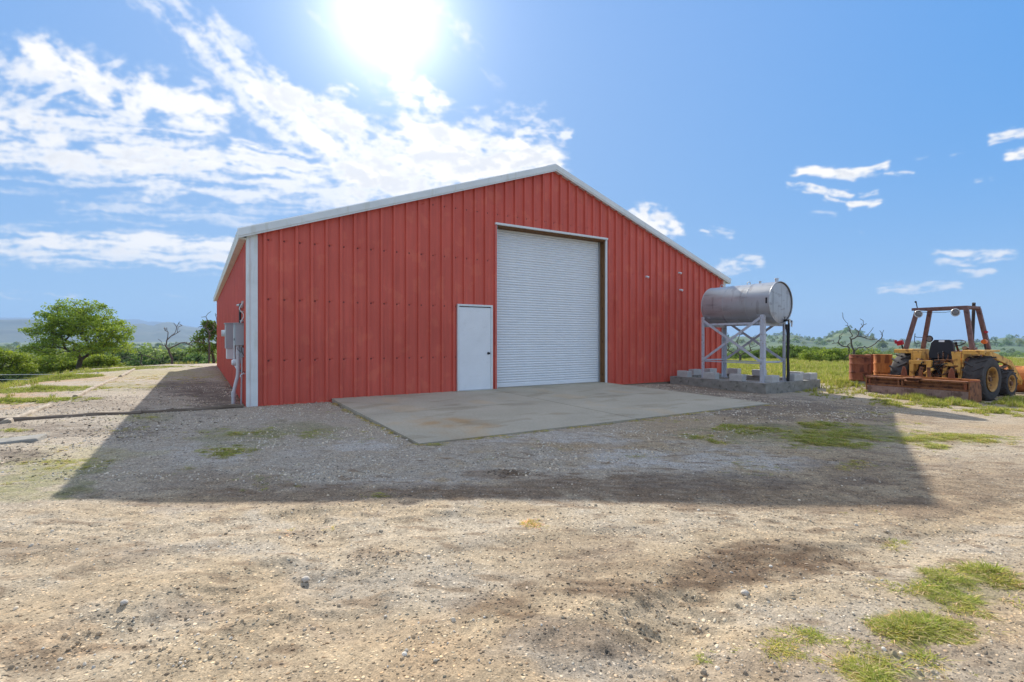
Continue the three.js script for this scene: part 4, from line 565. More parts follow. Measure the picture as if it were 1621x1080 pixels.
  G('valve_bank', [box(0.5, 0.16, 0.16, 0.18, 0.98, 0.24, 0, 0, 0.05, 0.012), box(0.14, 0.2, 0.14, -0.3, 0.92, 0.3, 0, 0.3, 0, 0.012), box(0.2, 0.12, 0.18, 0.36, 0.74, 0.36, 0.2, 0, 0.1, 0.012), ...[0, 1, 2, 3, 4].map((i) => rod(V(0.0 + i * 0.1, 1.03, 0.24), V(-0.02 + i * 0.11, 1.2 + 0.05 * (i % 2), 0.2), 0.011))]);
  part('lever_knob', [0, 1, 2, 3, 4].map((i) => new THREE.SphereGeometry(0.022, 8, 6).translate(-0.02 + i * 0.11, 1.21 + 0.05 * (i % 2), 0.2)), M.black, t);
  for (let i = 0; i < 14; i++) { const a = V(-0.42 + rnd() * 0.9, 0.5 + rnd() * 0.5, 0.34 + rnd() * 0.12), b = V(-0.42 + rnd() * 0.9, 0.5 + rnd() * 0.5, 0.3 + rnd() * 0.12), c = a.clone().lerp(b, 0.5).add(V((rnd() - 0.5) * 0.2, -0.1 + rnd() * 0.3, 0.1 + rnd() * 0.14)); part('hydraulic_hose', hose([a, c, b], 0.012 + rnd() * 0.006, 14, 6), i % 3 ? M.black : M.grime, t); }
  part('bracket', Array.from({ length: 16 }, () => box(0.03 + rnd() * 0.08, 0.03 + rnd() * 0.12, 0.03 + rnd() * 0.06, -0.5 + rnd() * 1.0, 0.42 + rnd() * 0.62, 0.3 + rnd() * 0.14, rnd(), rnd(), rnd(), 0.004)), M.grime, t); t.children[t.children.length - 1].userData.kind = 'stuff';
  // loader: tower, arms and bucket ahead of the front wheels
  for (const sd of [-1, 1]) {
    Y('loader_tower', [beam(V(sd * 0.52, 0.5, -1.15), V(sd * 0.58, 1.24, -1.0), 0.1, 0.16)]);
    Y('loader_arm', [beam(V(sd * 0.62, 1.22, -0.95), V(sd * 0.66, 0.92, -2.2), 0.09, 0.16), beam(V(sd * 0.66, 0.94, -2.15), V(sd * 0.66, 0.34, -2.92), 0.09, 0.16)]);
    G('loader_ram', [rod(V(sd * 0.62, 0.7, -1.2), V(sd * 0.66, 0.84, -1.9), 0.045), rod(V(sd * 0.66, 0.84, -1.9), V(sd * 0.66, 0.88, -2.2), 0.025)]);
  }
  { const c = [], n = 14; for (let i = 0; i <= n; i++) { const a = mix(0.15, 3.3, i / n); c.push([Math.sin(a) * 0.38 * 1.05, 0.42 + Math.cos(a) * 0.4]); } const outer = c.map(([x, y]) => [x, y]), inner = c.slice().reverse().map(([x, y]) => [x * 0.93, 0.42 + (y - 0.42) * 0.93]); const s = new THREE.Shape([...outer, ...inner].map((p) => new THREE.Vector2(...p))), g = new THREE.ExtrudeGeometry(s, { depth: 2.1, bevelEnabled: false }); g.rotateY(-Math.PI / 2); g.translate(1.05, 0.0, -3.35);
    const b = part('bucket', g, M.rustOrange, t, 'rounded rusty orange front bucket'); for (const sd of [-1, 1]) { const e = plate(c, 0.02); e.rotateY(-Math.PI / 2); e.translate(sd * 1.06 + 0.01, 0, -3.35); part('side_plate', e, M.rustOrange, b); } part('hook', [box(0.08, 0.12, 0.1, 0.2, 0.86, -3.3, 0, 0, 0, 0.01), rod(V(0.2, 0.9, -3.3), V(0.2, 1.04, -3.3), 0.025), box(0.5, 0.06, 0.1, -0.3, 0.84, -3.3, 0, 0, 0, 0.01)], M.grime, b); }
}
{ // box scraper hitched behind
  const g = thing('box_scraper', 'long rusty box scraper blade behind the yellow tractor', 'scraper'), B = 2.26, o = V(TR.x, 0, -TR.D), bk = V(0, 0, 1.5).applyAxisAngle(V(0, 1, 0), TR.turn); g.position.set(o.x + bk.x, TR.y + 0.0, o.z + bk.z); g.rotation.y = TR.turn + 0.02;
  part('blade_plate', [box(B, 0.33, 0.03, 0, 0.155, 0, 0.1, 0, 0, 0.006), box(B, 0.07, 0.02, 0, 0.0, 0.028, 0.1)], M.mauve, g, 'worn grey-mauve lower plate');
  part('rear_beam', [box(B - 0.02, 0.05, 0.2, 0, 0.545, -0.06, 0, 0, 0, 0.006), box(B - 0.02, 0.045, 0.17, 0, 0.345, -0.06, 0, 0, 0, 0.006), box(B - 0.02, 0.17, 0.02, 0, 0.445, -0.085), box(B - 0.03, 0.03, 0.05, 0, 0.44, -0.055)], M.rustBrown, g); part('beam_end', [box(0.07, 0.2, 0.06, 1.06, 0.446, -0.01, 0, 0, 0, 0.008), box(0.05, 0.2, 0.05, -1.08, 0.446, -0.02, 0, 0, 0, 0.008)], M.rust, g);
  part('beam_bracket', [box(0.045, 0.14, 0.08, -0.36, 0.445, -0.02), box(0.045, 0.14, 0.08, -0.27, 0.445, -0.02)], M.rustBrown, g);
  for (const sd of [-1, 1]) { const e = plate([[0, -0.01], [0.6, -0.01], [0.66, 0.1], [0.62, 0.44], [0.52, 0.56], [0, 0.57]], 0.022); e.rotateY(Math.PI / 2); e.translate(sd * (B / 2 + 0.012) - 0.011, 0, 0.03); part('end_plate', e, M.rustBrown, g); part('end_cap_bar', beam(V(sd * (B / 2 + 0.012), 0.575, 0.03), V(sd * (B / 2 + 0.012), 0.565, -0.54), 0.05, 0.03), M.rust, g); }
  part('front_beam', beam(V(-B / 2, 0.56, -0.56), V(B / 2, 0.56, -0.56), 0.09, 0.08), M.rustOrange, g); part('ripper_bar', beam(V(-B / 2, 0.3, -0.42), V(B / 2, 0.3, -0.42), 0.07, 0.07), M.rustBrown, g);
  for (const x of [-0.48, 0.58]) { const l = plate([[-0.07, 0], [0.07, 0], [0.05, 0.16], [0.015, 0.26], [-0.015, 0.26], [-0.04, 0.16]], 0.03); l.translate(x, 0.59, -0.56); part('hitch_lug', l, M.rust, g); }
  part('mast', [beam(V(-0.1, 0.57, -0.56), V(-0.08, 0.86, -0.56), 0.05, 0.07), beam(V(0.1, 0.57, -0.56), V(0.08, 0.86, -0.56), 0.05, 0.07)], M.rustBrown, g);
  part('tow_plate', [(() => { const p = new THREE.CylinderGeometry(0.2, 0.2, 0.02, 24); p.scale(1, 1, 0.7); p.translate(-0.02, 0.59, 0.05); return p; })(), rod(V(0.0, 0.59, 0.04), V(0.0, 0.65, 0.04), 0.022), box(0.3, 0.03, 0.1, -0.02, 0.52, 0.1, 0.4)], M.rustBrown, g);
  part('ripper_tooth', [-0.7, -0.3, 0.3, 0.7].map((x) => box(0.05, 0.4, 0.08, x, 0.24, -0.42, -0.2, 0, 0, 0.008)), M.rustBrown, g);
}

// ---------------------------------------------------------------- timbers, boards and slabs lying at the yard's edge
M.oldWood = std({ name: 'weathered_timber', roughness: 0.95, color: rgb(1, 1, 1), map: texture(512, 256, (u, v, o) => { const g = noise(u * 4, v * 40, 40) + 0.6 * noise(u * 9 + 3, v * 90, 90), c = sstep(0.2, 0.5, noise(u * 3, v * 24 + 5, 24)); const t = 0.42 + 0.1 * g - 0.14 * c; o[0] = t + 0.02; o[1] = t - 0.03; o[2] = t - 0.08; }, true, [1, 1]) });
M.paleWood = std({ name: 'bleached_board', roughness: 0.95, color: rgb(1, 1, 1), map: texture(512, 256, (u, v, o) => { const g = noise(u * 4, v * 40, 40) + 0.5 * noise(u * 10 + 3, v * 90, 90), t = 0.60 + 0.16 * g; o[0] = t + 0.01; o[1] = t - 0.03; o[2] = t - 0.09; }, true, [1, 1]) });
function log(name, label, cat, a, b, r, mat, seed, group) {
  const A = a.clone(), Bv = b.clone(); const sink = name === 'board' ? 0.1 : 0.2; A.y = height(a.x, a.z) + r * sink; Bv.y = height(b.x, b.z) + r * sink; const L = A.distanceTo(Bv), g = new THREE.CylinderGeometry(r, r * 1.06, L, 12, Math.max(4, Math.ceil(L / 0.15))), p = g.attributes.position;
  for (let i = 0; i < p.count; i++) { const y = p.getY(i), q = Math.atan2(p.getZ(i), p.getX(i)), k = 1 + 0.34 * noise(q * 0.9 + seed * 7, y * 2) + 0.3 * noise(q * 1.6, y * 4 + seed); p.setX(i, p.getX(i) * k + 0.7 * r * noise(y * 0.9 + seed, 3)); p.setZ(i, p.getZ(i) * k); }
  g.computeVertexNormals(); const u = g.attributes.uv; for (let i = 0; i < u.count; i++) u.setXY(i, p.getY(i), u.getX(i) * r * 6);
  const m = part(name, g, mat); m.position.copy(A).add(Bv).multiplyScalar(0.5); m.quaternion.setFromUnitVectors(V(0, 1, 0), Bv.sub(A).normalize()); return tag(m, label, cat, group);
}
log('log', 'long dark timber lying on gravel from the barn corner toward the yard edge', 'timber', hit(385, 645), hit(222, 655), 0.042, M.oldWood, 1); log('log', 'dark cracked timber lying end to end beyond the barn-corner timber', 'timber', hit(224, 655.5), hit(-40, 672), 0.048, M.oldWood, 2);
[[8, 672, 78, 642, 'bleached pale board meeting the end of the dark timber'], [118, 629, 146, 616, 'short pale board lying midway along the weedy edge'], [146, 615, 184, 599, 'longer pale board in line toward the oak side'], [190, 597, 212, 586, 'farthest pale board at the grassy crest']].forEach(([x0, y0, x1, y1, l], i) => log('board', l, 'board', hit(x0, y0), hit(x1, y1), 0.058, M.paleWood, 5 + i, 'pale boards edging the yard'));
{ const c = hit(25, 704), g = new RoundedBoxGeometry(1.3, 0.16, 0.34, 4, 0.03), p = g.attributes.position; for (let i = 0; i < p.count; i++) { p.setX(i, p.getX(i) + 0.05 * noise(p.getZ(i) * 4, p.getY(i) * 9)); p.setZ(i, p.getZ(i) + 0.05 * noise(p.getX(i) * 3, 5)); } g.computeVertexNormals(); const m = part('stone_slab', g, M.curb); m.position.set(c.x - 0.5, height(c.x, c.z) - 0.06, c.z); m.rotation.set(0.05, 0.5, 0.03); tag(m, 'pale broken concrete slab half sunk in dirt below the dark timber', 'slab'); }
{ // wire fence beyond the crest on the left
  const f = thing('wire_fence', 'two-strand wire fence before the trees at yard edge', 'fence'), P = []; for (let i = 0; i < 4; i++) { const x = -31 + i * 4.35, z = -20.4 - i * 0.5; P.push(V(x, height(x, z), z)); }
  P.forEach((p) => part('post', box(0.05, -0.12 - p.y + 0.3, 0.05, p.x, (p.y - 0.3 - 0.12) / 2, p.z), M.galv, f)); const wl = 21.5;
  for (const y of [-0.19, -0.40]) for (let i = 0; i + 1 < P.length; i++) part('wire', rod(V(P[i].x, y, P[i].z + 0.03), V(P[i + 1].x, y - 0.01, P[i + 1].z + 0.03), 0.012, 0.012, 6), M.galv, f);
}

// ---------------------------------------------------------------- trees: a skeleton grown towards points of the crown, leaves in clumps at its tips
M.bark = std({ name: 'bark', roughness: 0.95, color: rgb(1, 1, 1), map: texture(128, 256, (u, v, o) => { const t = 0.30 + 0.1 * noise(u * 10, v * 6, 10) + 0.05 * noise(u * 30, v * 18, 30); o[0] = t + 0.02; o[1] = t - 0.01; o[2] = t - 0.04; }, true, [1, 1]) });
M.deadBark = std({ name: 'dead_wood', roughness: 0.95, color: rgb(0.085, 0.075, 0.065) });
M.leaf = phys({ name: 'leaf', vertexColors: true, roughness: 0.75, transmission: 0.5, thickness: 0, specularIntensity: 0.25 });
M.grassBlade = phys({ name: 'grass_blade', vertexColors: true, roughness: 0.8, transmission: 0.45, thickness: 0, specularIntensity: 0.2 });
function grow(r, fork, trunkR, targets, { tip = 0.012, seg = 0.35, bend = 0.3, gnarl = 0.06, lean = [0, 0] } = {}) {
  const N = [{ p: V(-lean[0], -0.3, -lean[1]), up: -1, len: 0 }, { p: V(-lean[0] * 0.6, fork * 0.3, -lean[1] * 0.6), up: 0, len: 0 }, { p: V(-lean[0] * 0.25, fork * 0.7, -lean[1] * 0.25), up: 1, len: 0 }, { p: V(0, fork, 0), up: 2, len: 0 }], root = N[3].p, tips = [];
  const order = targets.map((t) => [t.distanceTo(root), t]).sort((a, b) => a[0] - b[0]);
  for (const [, t] of order) {
    let best = 3, cost = 1e9; for (let i = 3; i < N.length; i++) { const q = N[i].p, c = q.distanceTo(t) + 0.22 * N[i].len + (t.y < q.y ? 0.25 * (q.y - t.y) : 0); if (c < cost) { cost = c; best = i; } }
    const a = N[best].p, L = a.distanceTo(t), n = Math.max(1, Math.round(L / seg)), dir = N[best].up >= 0 ? a.clone().sub(N[N[best].up].p).normalize() : V(0, 1, 0), mid = a.clone().lerp(t, 0.5).add(dir.multiplyScalar(L * bend)); let prev = best;
    for (let k = 1; k <= n; k++) { const u = k / n, p = a.clone().multiplyScalar((1 - u) * (1 - u)).add(mid.clone().multiplyScalar(2 * u * (1 - u))).add(t.clone().multiplyScalar(u * u)); if (k < n) p.add(V((r() - 0.5) * gnarl * 2, (r() - 0.5) * gnarl * 2, (r() - 0.5) * gnarl * 2).multiplyScalar(Math.min(1, L))); N.push({ p, up: prev, len: N[prev].len + L / n }); prev = N.length - 1; }
    tips.push(N[prev].p);
  }
  const w = new Float32Array(N.length); for (let i = N.length - 1; i > 0; i--) { if (w[i] === 0) w[i] = Math.pow(tip, 2.2); w[N[i].up] += w[i]; } const base = Math.pow(w[3], 1 / 2.2), rad = Array.from(w, (x, i) => Math.max(tip * 0.7, Math.pow(x, 1 / 2.2) * (trunkR / base) ** (i < 4 ? 1 : 0.75)));
  rad[0] = trunkR * 1.35; rad[1] = trunkR * 1.1; rad[2] = trunkR; rad[3] = trunkR;
  const P = [], Nn = [], U = [], d = V(0, 0, 0), u = V(0, 0, 0), v = V(0, 0, 0);
  for (let i = 1; i < N.length; i++) {
    const a = N[N[i].up].p, b = N[i].p, rb = rad[i], ra = Math.min(rad[N[i].up], rb * 1.25), sides = rb > 0.05 ? 8 : rb > 0.02 ? 5 : 4; d.copy(b).sub(a); const L = d.length(); if (L < 1e-4) continue; d.divideScalar(L); u.set(Math.abs(d.y) > 0.9 ? 1 : 0, Math.abs(d.y) > 0.9 ? 0 : 1, 0).cross(d).normalize(); v.copy(d).cross(u);
    const ring = (c, R, k) => { const q = k / sides * Math.PI * 2, nx = u.x * Math.cos(q) + v.x * Math.sin(q), ny = u.y * Math.cos(q) + v.y * Math.sin(q), nz = u.z * Math.cos(q) + v.z * Math.sin(q); return [c.x + nx * R, c.y + ny * R, c.z + nz * R, nx, ny, nz]; };
    for (let k = 0; k < sides; k++) { const A = ring(a, ra, k), B = ring(a, ra, k + 1), C = ring(b, rb, k + 1), D = ring(b, rb, k); for (const q of [A, B, C, A, C, D]) { P.push(q[0], q[1], q[2]); Nn.push(q[3], q[4], q[5]); U.push((q === A || q === D ? k : k + 1) / sides, q[1]); } }
  }
  const g = new THREE.BufferGeometry(); g.setAttribute('position', new THREE.Float32BufferAttribute(P, 3)); g.setAttribute('normal', new THREE.Float32BufferAttribute(Nn, 3)); g.setAttribute('uv', new THREE.Float32BufferAttribute(U, 2));
  return { wood: g, tips };
}
function leaves(r, tips, { per = 60, spread = 0.4, flat = 0.6, size = 0.12, tint = [0.09, 0.13, 0.03], tint2 = [0.17, 0.20, 0.035], drift = () => 0 } = {}) {
  const P = [], C = [], q = new THREE.Quaternion(), e = new THREE.Euler(), a = V(0, 0, 0);
  for (const t of tips) {
    const k = clamp(0.35 + 0.5 * (r() - 0.3) + drift(t)), n = Math.round(per * (0.55 + 0.9 * r())), sp = spread * (0.7 + 0.6 * r());
    for (let i = 0; i < n; i++) {
      const th = r() * 6.283, cz = r() * 2 - 1, rr = sp * Math.cbrt(r()), sx = Math.sqrt(1 - cz * cz); const c = [t.x + rr * sx * Math.cos(th), t.y + rr * cz * flat, t.z + rr * sx * Math.sin(th)], s = size * (0.6 + 0.8 * r());
      q.setFromEuler(e.set((r() - 0.5) * 1.9, r() * 6.283, (r() - 0.5) * 1.9)); const b = clamp(k + (r() - 0.5) * 0.5), g = 0.8 + 0.4 * r(), col = lerp3(tint, tint2, b).map((x) => x * g);
      for (const [x, z, y] of [[-0.5, 0, 0.05], [0, -0.32, 0], [0.5, 0, 0.04], [-0.5, 0, 0.05], [0.5, 0, 0.04], [0, 0.32, 0]]) { a.set(x * s, y * s, z * s).applyQuaternion(q); P.push(c[0] + a.x, c[1] + a.y, c[2] + a.z); C.push(...col); }
    }
  }
  const g = new THREE.BufferGeometry(); g.setAttribute('position', new THREE.Float32BufferAttribute(P, 3)); g.setAttribute('color', new THREE.Float32BufferAttribute(C, 3)); g.computeVertexNormals(); return g;
}
function dome(r, n, rx, h, y0, { shell = 0.55, top = 1, low = 0, lobes = 0.18, seed = 1, rz = rx } = {}) {   // points through a domed crown, more of them near its outside
  const out = []; while (out.length < n) { const th = r() * 6.283, cz = Math.pow(r(), 0.75) * (1 + low) - low, q = Math.sqrt(Math.max(0, 1 - cz * cz)), R = (shell + (1 - shell) * Math.sqrt(r())) * (1 + lobes * 2 * noise(Math.cos(th) * 1.6 + seed * 5, Math.sin(th) * 1.6 + cz * 1.7)); out.push(V(rx * q * Math.cos(th) * R, y0 + h * cz * R * top, rz * q * Math.sin(th) * R)); } return out;
}
function tree(name, label, cat, x, z, o, group) {
  const r = rngOf(o.seed), targets = o.targets ? o.targets(r) : dome(r, o.n, o.rx, o.h, o.y0, { seed: o.seed, ...o.dome }), { wood, tips } = grow(r, o.fork, o.trunk, targets, o.grow), t = thing(name, label, cat, group); t.position.set(x, o.y ?? baseHeight(x, z), z);
  part('trunk', wood, o.bark ?? M.bark, t); if (o.leaf) { const g = leaves(r, o.skip ? tips.filter(() => r() > o.skip) : tips, o.leaf); part(o.bush ? 'foliage' : 'crown', g, M.leaf, t); } return t;
}
const at = (px, D) => [(px - 810.5) / FOCAL * D, -D];
// the oak at the crest, many limbed, and its neighbours
{ const D = 30, [x, z] = at(127, D); tree('oak_tree', 'broad green oak with spreading dark limbs standing alone at the yard crest', 'tree', x, z, { seed: 11, n: 330, rx: 2.55, rz: 2.4, h: 2.75, y0: -baseHeight(x, z) + 0.95, fork: -baseHeight(x, z) + 0.1, trunk: 0.125, dome: { shell: 0.36, low: 0.3, lobes: 0.06 }, grow: { tip: 0.013, seg: 0.3, bend: 0.2, gnarl: 0.07, lean: [0.25, 0] }, leaf: { per: 70, spread: 0.36, flat: 0.55, size: 0.115, tint: [0.16, 0.27, 0.045], tint2: [0.46, 0.56, 0.06], drift: (t) => 0.16 * t.x / 3 } }); }
for (const [px, D, rx, h, y0, n, seed, top, label] of [
  [-8, 30, 1.7, 1.35, 0.8, 110, 21, 0, 'bright green round tree cut off by the picture edge beyond the wire fence'], [88, 33, 1.3, 0.85, 0.65, 80, 22, 0, 'yellow green bushy young tree under the oak branches, fence side'], [158, 34, 1.1, 0.8, 0.65, 70, 23, 0, 'yellow green bush behind the oak trunk on its barn side'], [338, 34, 1.1, 1.9, 1.3, 60, 24, 1, 'dark green tree peeping past the far corner of the barn'],
]) { const [x, z] = at(px, D), up = Math.max(0, -1.25 - baseHeight(x, z)); tree('young_tree', label, 'tree', x, z, { seed, n, rx, h, y0: y0 + up, fork: 0.5 + up, trunk: 0.1, dome: { shell: 0.45, low: 0.35 }, grow: { tip: 0.012, seg: 0.4 }, leaf: { per: 60, spread: 0.4, size: 0.15, tint: top ? [0.10, 0.17, 0.03] : [0.17, 0.26, 0.035], tint2: top ? [0.25, 0.36, 0.05] : [0.46, 0.52, 0.05] } }); }
for (const [px, D, rx, py, seed, bush, label] of [
  [1308, 36, 1.8, 557, 31, 1, 'bright green leafy bush in the meadow just left of the rusty drums'], [1254, 42, 1.9, 546, 32, 0, 'dark green bushy tree right behind the tank stand hoses'], [1222, 46, 2.0, 552, 33, 0, 'dark green tree seen behind the tank stand braces'], [1176, 52, 2.2, 557, 34, 0, 'green thicket tree seen low between the tank stand legs'], [1284, 60, 1.7, 549, 35, 0, 'bluish dark tree behind the bright bush, left of centre'], [1306, 90, 2.2, 551, 36, 0, 'distant dark round tree on the slope above the bright bush'], [1340, 42, 1.5, 566, 37, 1, 'olive green bush behind the brown rusty drum'],
]) { const [x, z] = at(px, D), tall = Math.max(0.9, EYE - (py - HOR) * D / FOCAL - baseHeight(x, z)), h = tall * (bush ? 0.85 : 0.66); tree(bush ? 'bush' : 'meadow_tree', label, bush ? 'bush' : 'tree', x, z, { seed, n: bush ? 80 : 85, rx, h, y0: tall * (bush ? 0.1 : 0.26), fork: bush ? 0.1 : tall * 0.18, trunk: bush ? 0.04 : 0.1, bush, dome: { shell: 0.45, low: bush ? 0.05 : 0.3 }, grow: { tip: 0.012, seg: 0.4 }, leaf: { per: 62, spread: 0.36, size: 0.14, tint: bush ? [0.15, 0.24, 0.04] : [0.09, 0.16, 0.035], tint2: bush ? [0.40, 0.48, 0.06] : [0.25, 0.35, 0.06] } }); }
// bare dead trees
const deadPts = (list, sc) => (r) => list.flatMap(([x, y, z = 0]) => { const a = [V(x * sc, y * sc, z * sc)]; for (let k = 0; k < 6; k++) { const t = 0.6 + 0.5 * r(); a.push(V(x * sc * t + (r() - 0.5) * 0.55, y * sc * (0.7 * t + 0.3) + (r() - 0.3) * 0.3, z * sc * t + (r() - 0.5) * 0.5)); } return a; });
for (const [px, D, seed, sc, list, fork, trunk, label, y] of [
  [1352, 34, 41, 1, [[-0.75, 3.15], [-0.4, 2.2, 0.3], [0.62, 2.85], [0.5, 2.1, -0.3], [1.1, 2.1], [1.75, 1.95, 0.2], [2.1, 1.55, -0.2]], 0.85, 0.075, 'bare dead tree with forked grey branches behind the rusty drums', -0.3],
  [272, 28.5, 42, 1, [[-0.3, 2.0], [0.1, 2.35], [0.55, 2.1, 0.3], [1.2, 1.35], [1.55, 1.25, -0.2], [-0.6, 1.3]], 0.35, 0.06, 'bare dead tree at the crest between oak and barn', -0.62],
  [225, 36, 43, 1, [[-1.1, 0.75], [-0.4, 1.2], [0.5, 1.0], [1.2, 0.7], [1.0, 1.1]], 0.2, 0.06, 'low tangled dead shrub at the crest beside the oak', -0.75], [331, 31, 44, 1, [[-0.2, 2.9], [0.4, 3.0], [-0.5, 2.3], [0.3, 2.2]], 0.9, 0.06, 'thin bare twigs rising just past the barn far corner', -0.5],
  [1172, 36, 45, 1, [[-1.6, 1.3], [-0.8, 2.0], [0.2, 2.3], [1.0, 1.9], [1.7, 1.2], [0.8, 1.2, 0.6], [-1.0, 1.0, -0.6]], 0.5, 0.08, 'tangled bare dead tree seen through the tank stand braces', -0.6], [1336, 36, 46, 1, [[-0.8, 1.5], [-0.3, 1.9], [0.4, 1.3], [0.9, 0.6]], 0.3, 0.07, 'leaning dead branch in front of the bush by the drums', -0.5],
]) { const [x, z] = at(px, D), up = Math.max(0, y - baseHeight(x, z)); tree('dead_tree', label, 'dead tree', x, z, { seed, targets: (r) => deadPts(list, sc)(r).map((q) => q.add(V(0, up, 0))), fork: fork + up, trunk, bark: M.deadBark, grow: { tip: 0.008, seg: 0.22, bend: 0.15, gnarl: 0.09 } }); }

// ---------------------------------------------------------------- hills, each a body of land with its own distance
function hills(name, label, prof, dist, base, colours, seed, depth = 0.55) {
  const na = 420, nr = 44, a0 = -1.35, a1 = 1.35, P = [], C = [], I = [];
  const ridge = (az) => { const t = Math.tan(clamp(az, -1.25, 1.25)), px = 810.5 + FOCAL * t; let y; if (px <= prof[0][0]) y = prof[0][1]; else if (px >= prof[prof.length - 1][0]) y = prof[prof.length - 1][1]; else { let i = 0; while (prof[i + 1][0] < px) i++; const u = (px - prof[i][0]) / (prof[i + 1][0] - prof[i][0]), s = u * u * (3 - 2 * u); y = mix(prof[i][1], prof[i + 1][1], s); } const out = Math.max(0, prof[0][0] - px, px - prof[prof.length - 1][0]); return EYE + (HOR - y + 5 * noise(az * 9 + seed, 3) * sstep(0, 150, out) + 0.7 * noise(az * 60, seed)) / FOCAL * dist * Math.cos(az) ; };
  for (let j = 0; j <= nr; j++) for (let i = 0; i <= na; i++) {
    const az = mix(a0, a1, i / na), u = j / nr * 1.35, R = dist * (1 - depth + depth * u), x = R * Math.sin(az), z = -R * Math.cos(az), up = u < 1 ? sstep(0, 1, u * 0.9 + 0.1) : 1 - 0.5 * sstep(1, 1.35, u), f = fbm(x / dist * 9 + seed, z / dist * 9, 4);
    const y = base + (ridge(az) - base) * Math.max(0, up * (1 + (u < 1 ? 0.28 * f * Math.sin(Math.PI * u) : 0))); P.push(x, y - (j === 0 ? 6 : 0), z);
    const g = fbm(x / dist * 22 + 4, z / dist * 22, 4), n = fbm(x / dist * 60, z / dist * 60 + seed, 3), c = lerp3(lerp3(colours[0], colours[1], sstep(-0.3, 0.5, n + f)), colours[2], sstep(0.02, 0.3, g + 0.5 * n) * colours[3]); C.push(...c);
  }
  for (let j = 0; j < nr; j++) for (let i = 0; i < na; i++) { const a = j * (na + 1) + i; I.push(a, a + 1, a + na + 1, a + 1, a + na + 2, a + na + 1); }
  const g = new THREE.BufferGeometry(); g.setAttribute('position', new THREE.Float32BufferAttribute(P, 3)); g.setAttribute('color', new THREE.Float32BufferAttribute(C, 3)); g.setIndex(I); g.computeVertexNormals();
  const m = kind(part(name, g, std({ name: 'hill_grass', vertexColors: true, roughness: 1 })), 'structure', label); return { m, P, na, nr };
}
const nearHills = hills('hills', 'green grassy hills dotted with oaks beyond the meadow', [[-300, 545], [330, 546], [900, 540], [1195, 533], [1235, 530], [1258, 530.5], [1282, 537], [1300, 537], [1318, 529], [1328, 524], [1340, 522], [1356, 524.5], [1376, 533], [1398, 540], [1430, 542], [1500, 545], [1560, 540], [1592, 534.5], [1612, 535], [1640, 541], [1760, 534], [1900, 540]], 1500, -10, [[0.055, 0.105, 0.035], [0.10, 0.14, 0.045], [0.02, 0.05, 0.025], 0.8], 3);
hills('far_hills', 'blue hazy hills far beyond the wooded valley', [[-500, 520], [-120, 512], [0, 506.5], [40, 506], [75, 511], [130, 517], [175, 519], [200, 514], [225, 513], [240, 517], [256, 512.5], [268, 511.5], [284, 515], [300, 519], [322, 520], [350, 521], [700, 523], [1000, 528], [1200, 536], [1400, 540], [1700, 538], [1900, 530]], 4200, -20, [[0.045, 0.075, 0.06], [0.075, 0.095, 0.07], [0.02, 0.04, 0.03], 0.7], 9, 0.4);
hills('far_ridge', 'faint pale mountain ridge on the horizon', [[-500, 512], [-50, 502], [30, 503], [90, 507], [170, 508], [195, 506], [215, 505], [235, 509], [330, 519], [600, 524], [1200, 538], [1900, 540]], 8200, -40, [[0.05, 0.075, 0.08], [0.07, 0.09, 0.09], [0.04, 0.06, 0.06], 0.5], 15, 0.25);

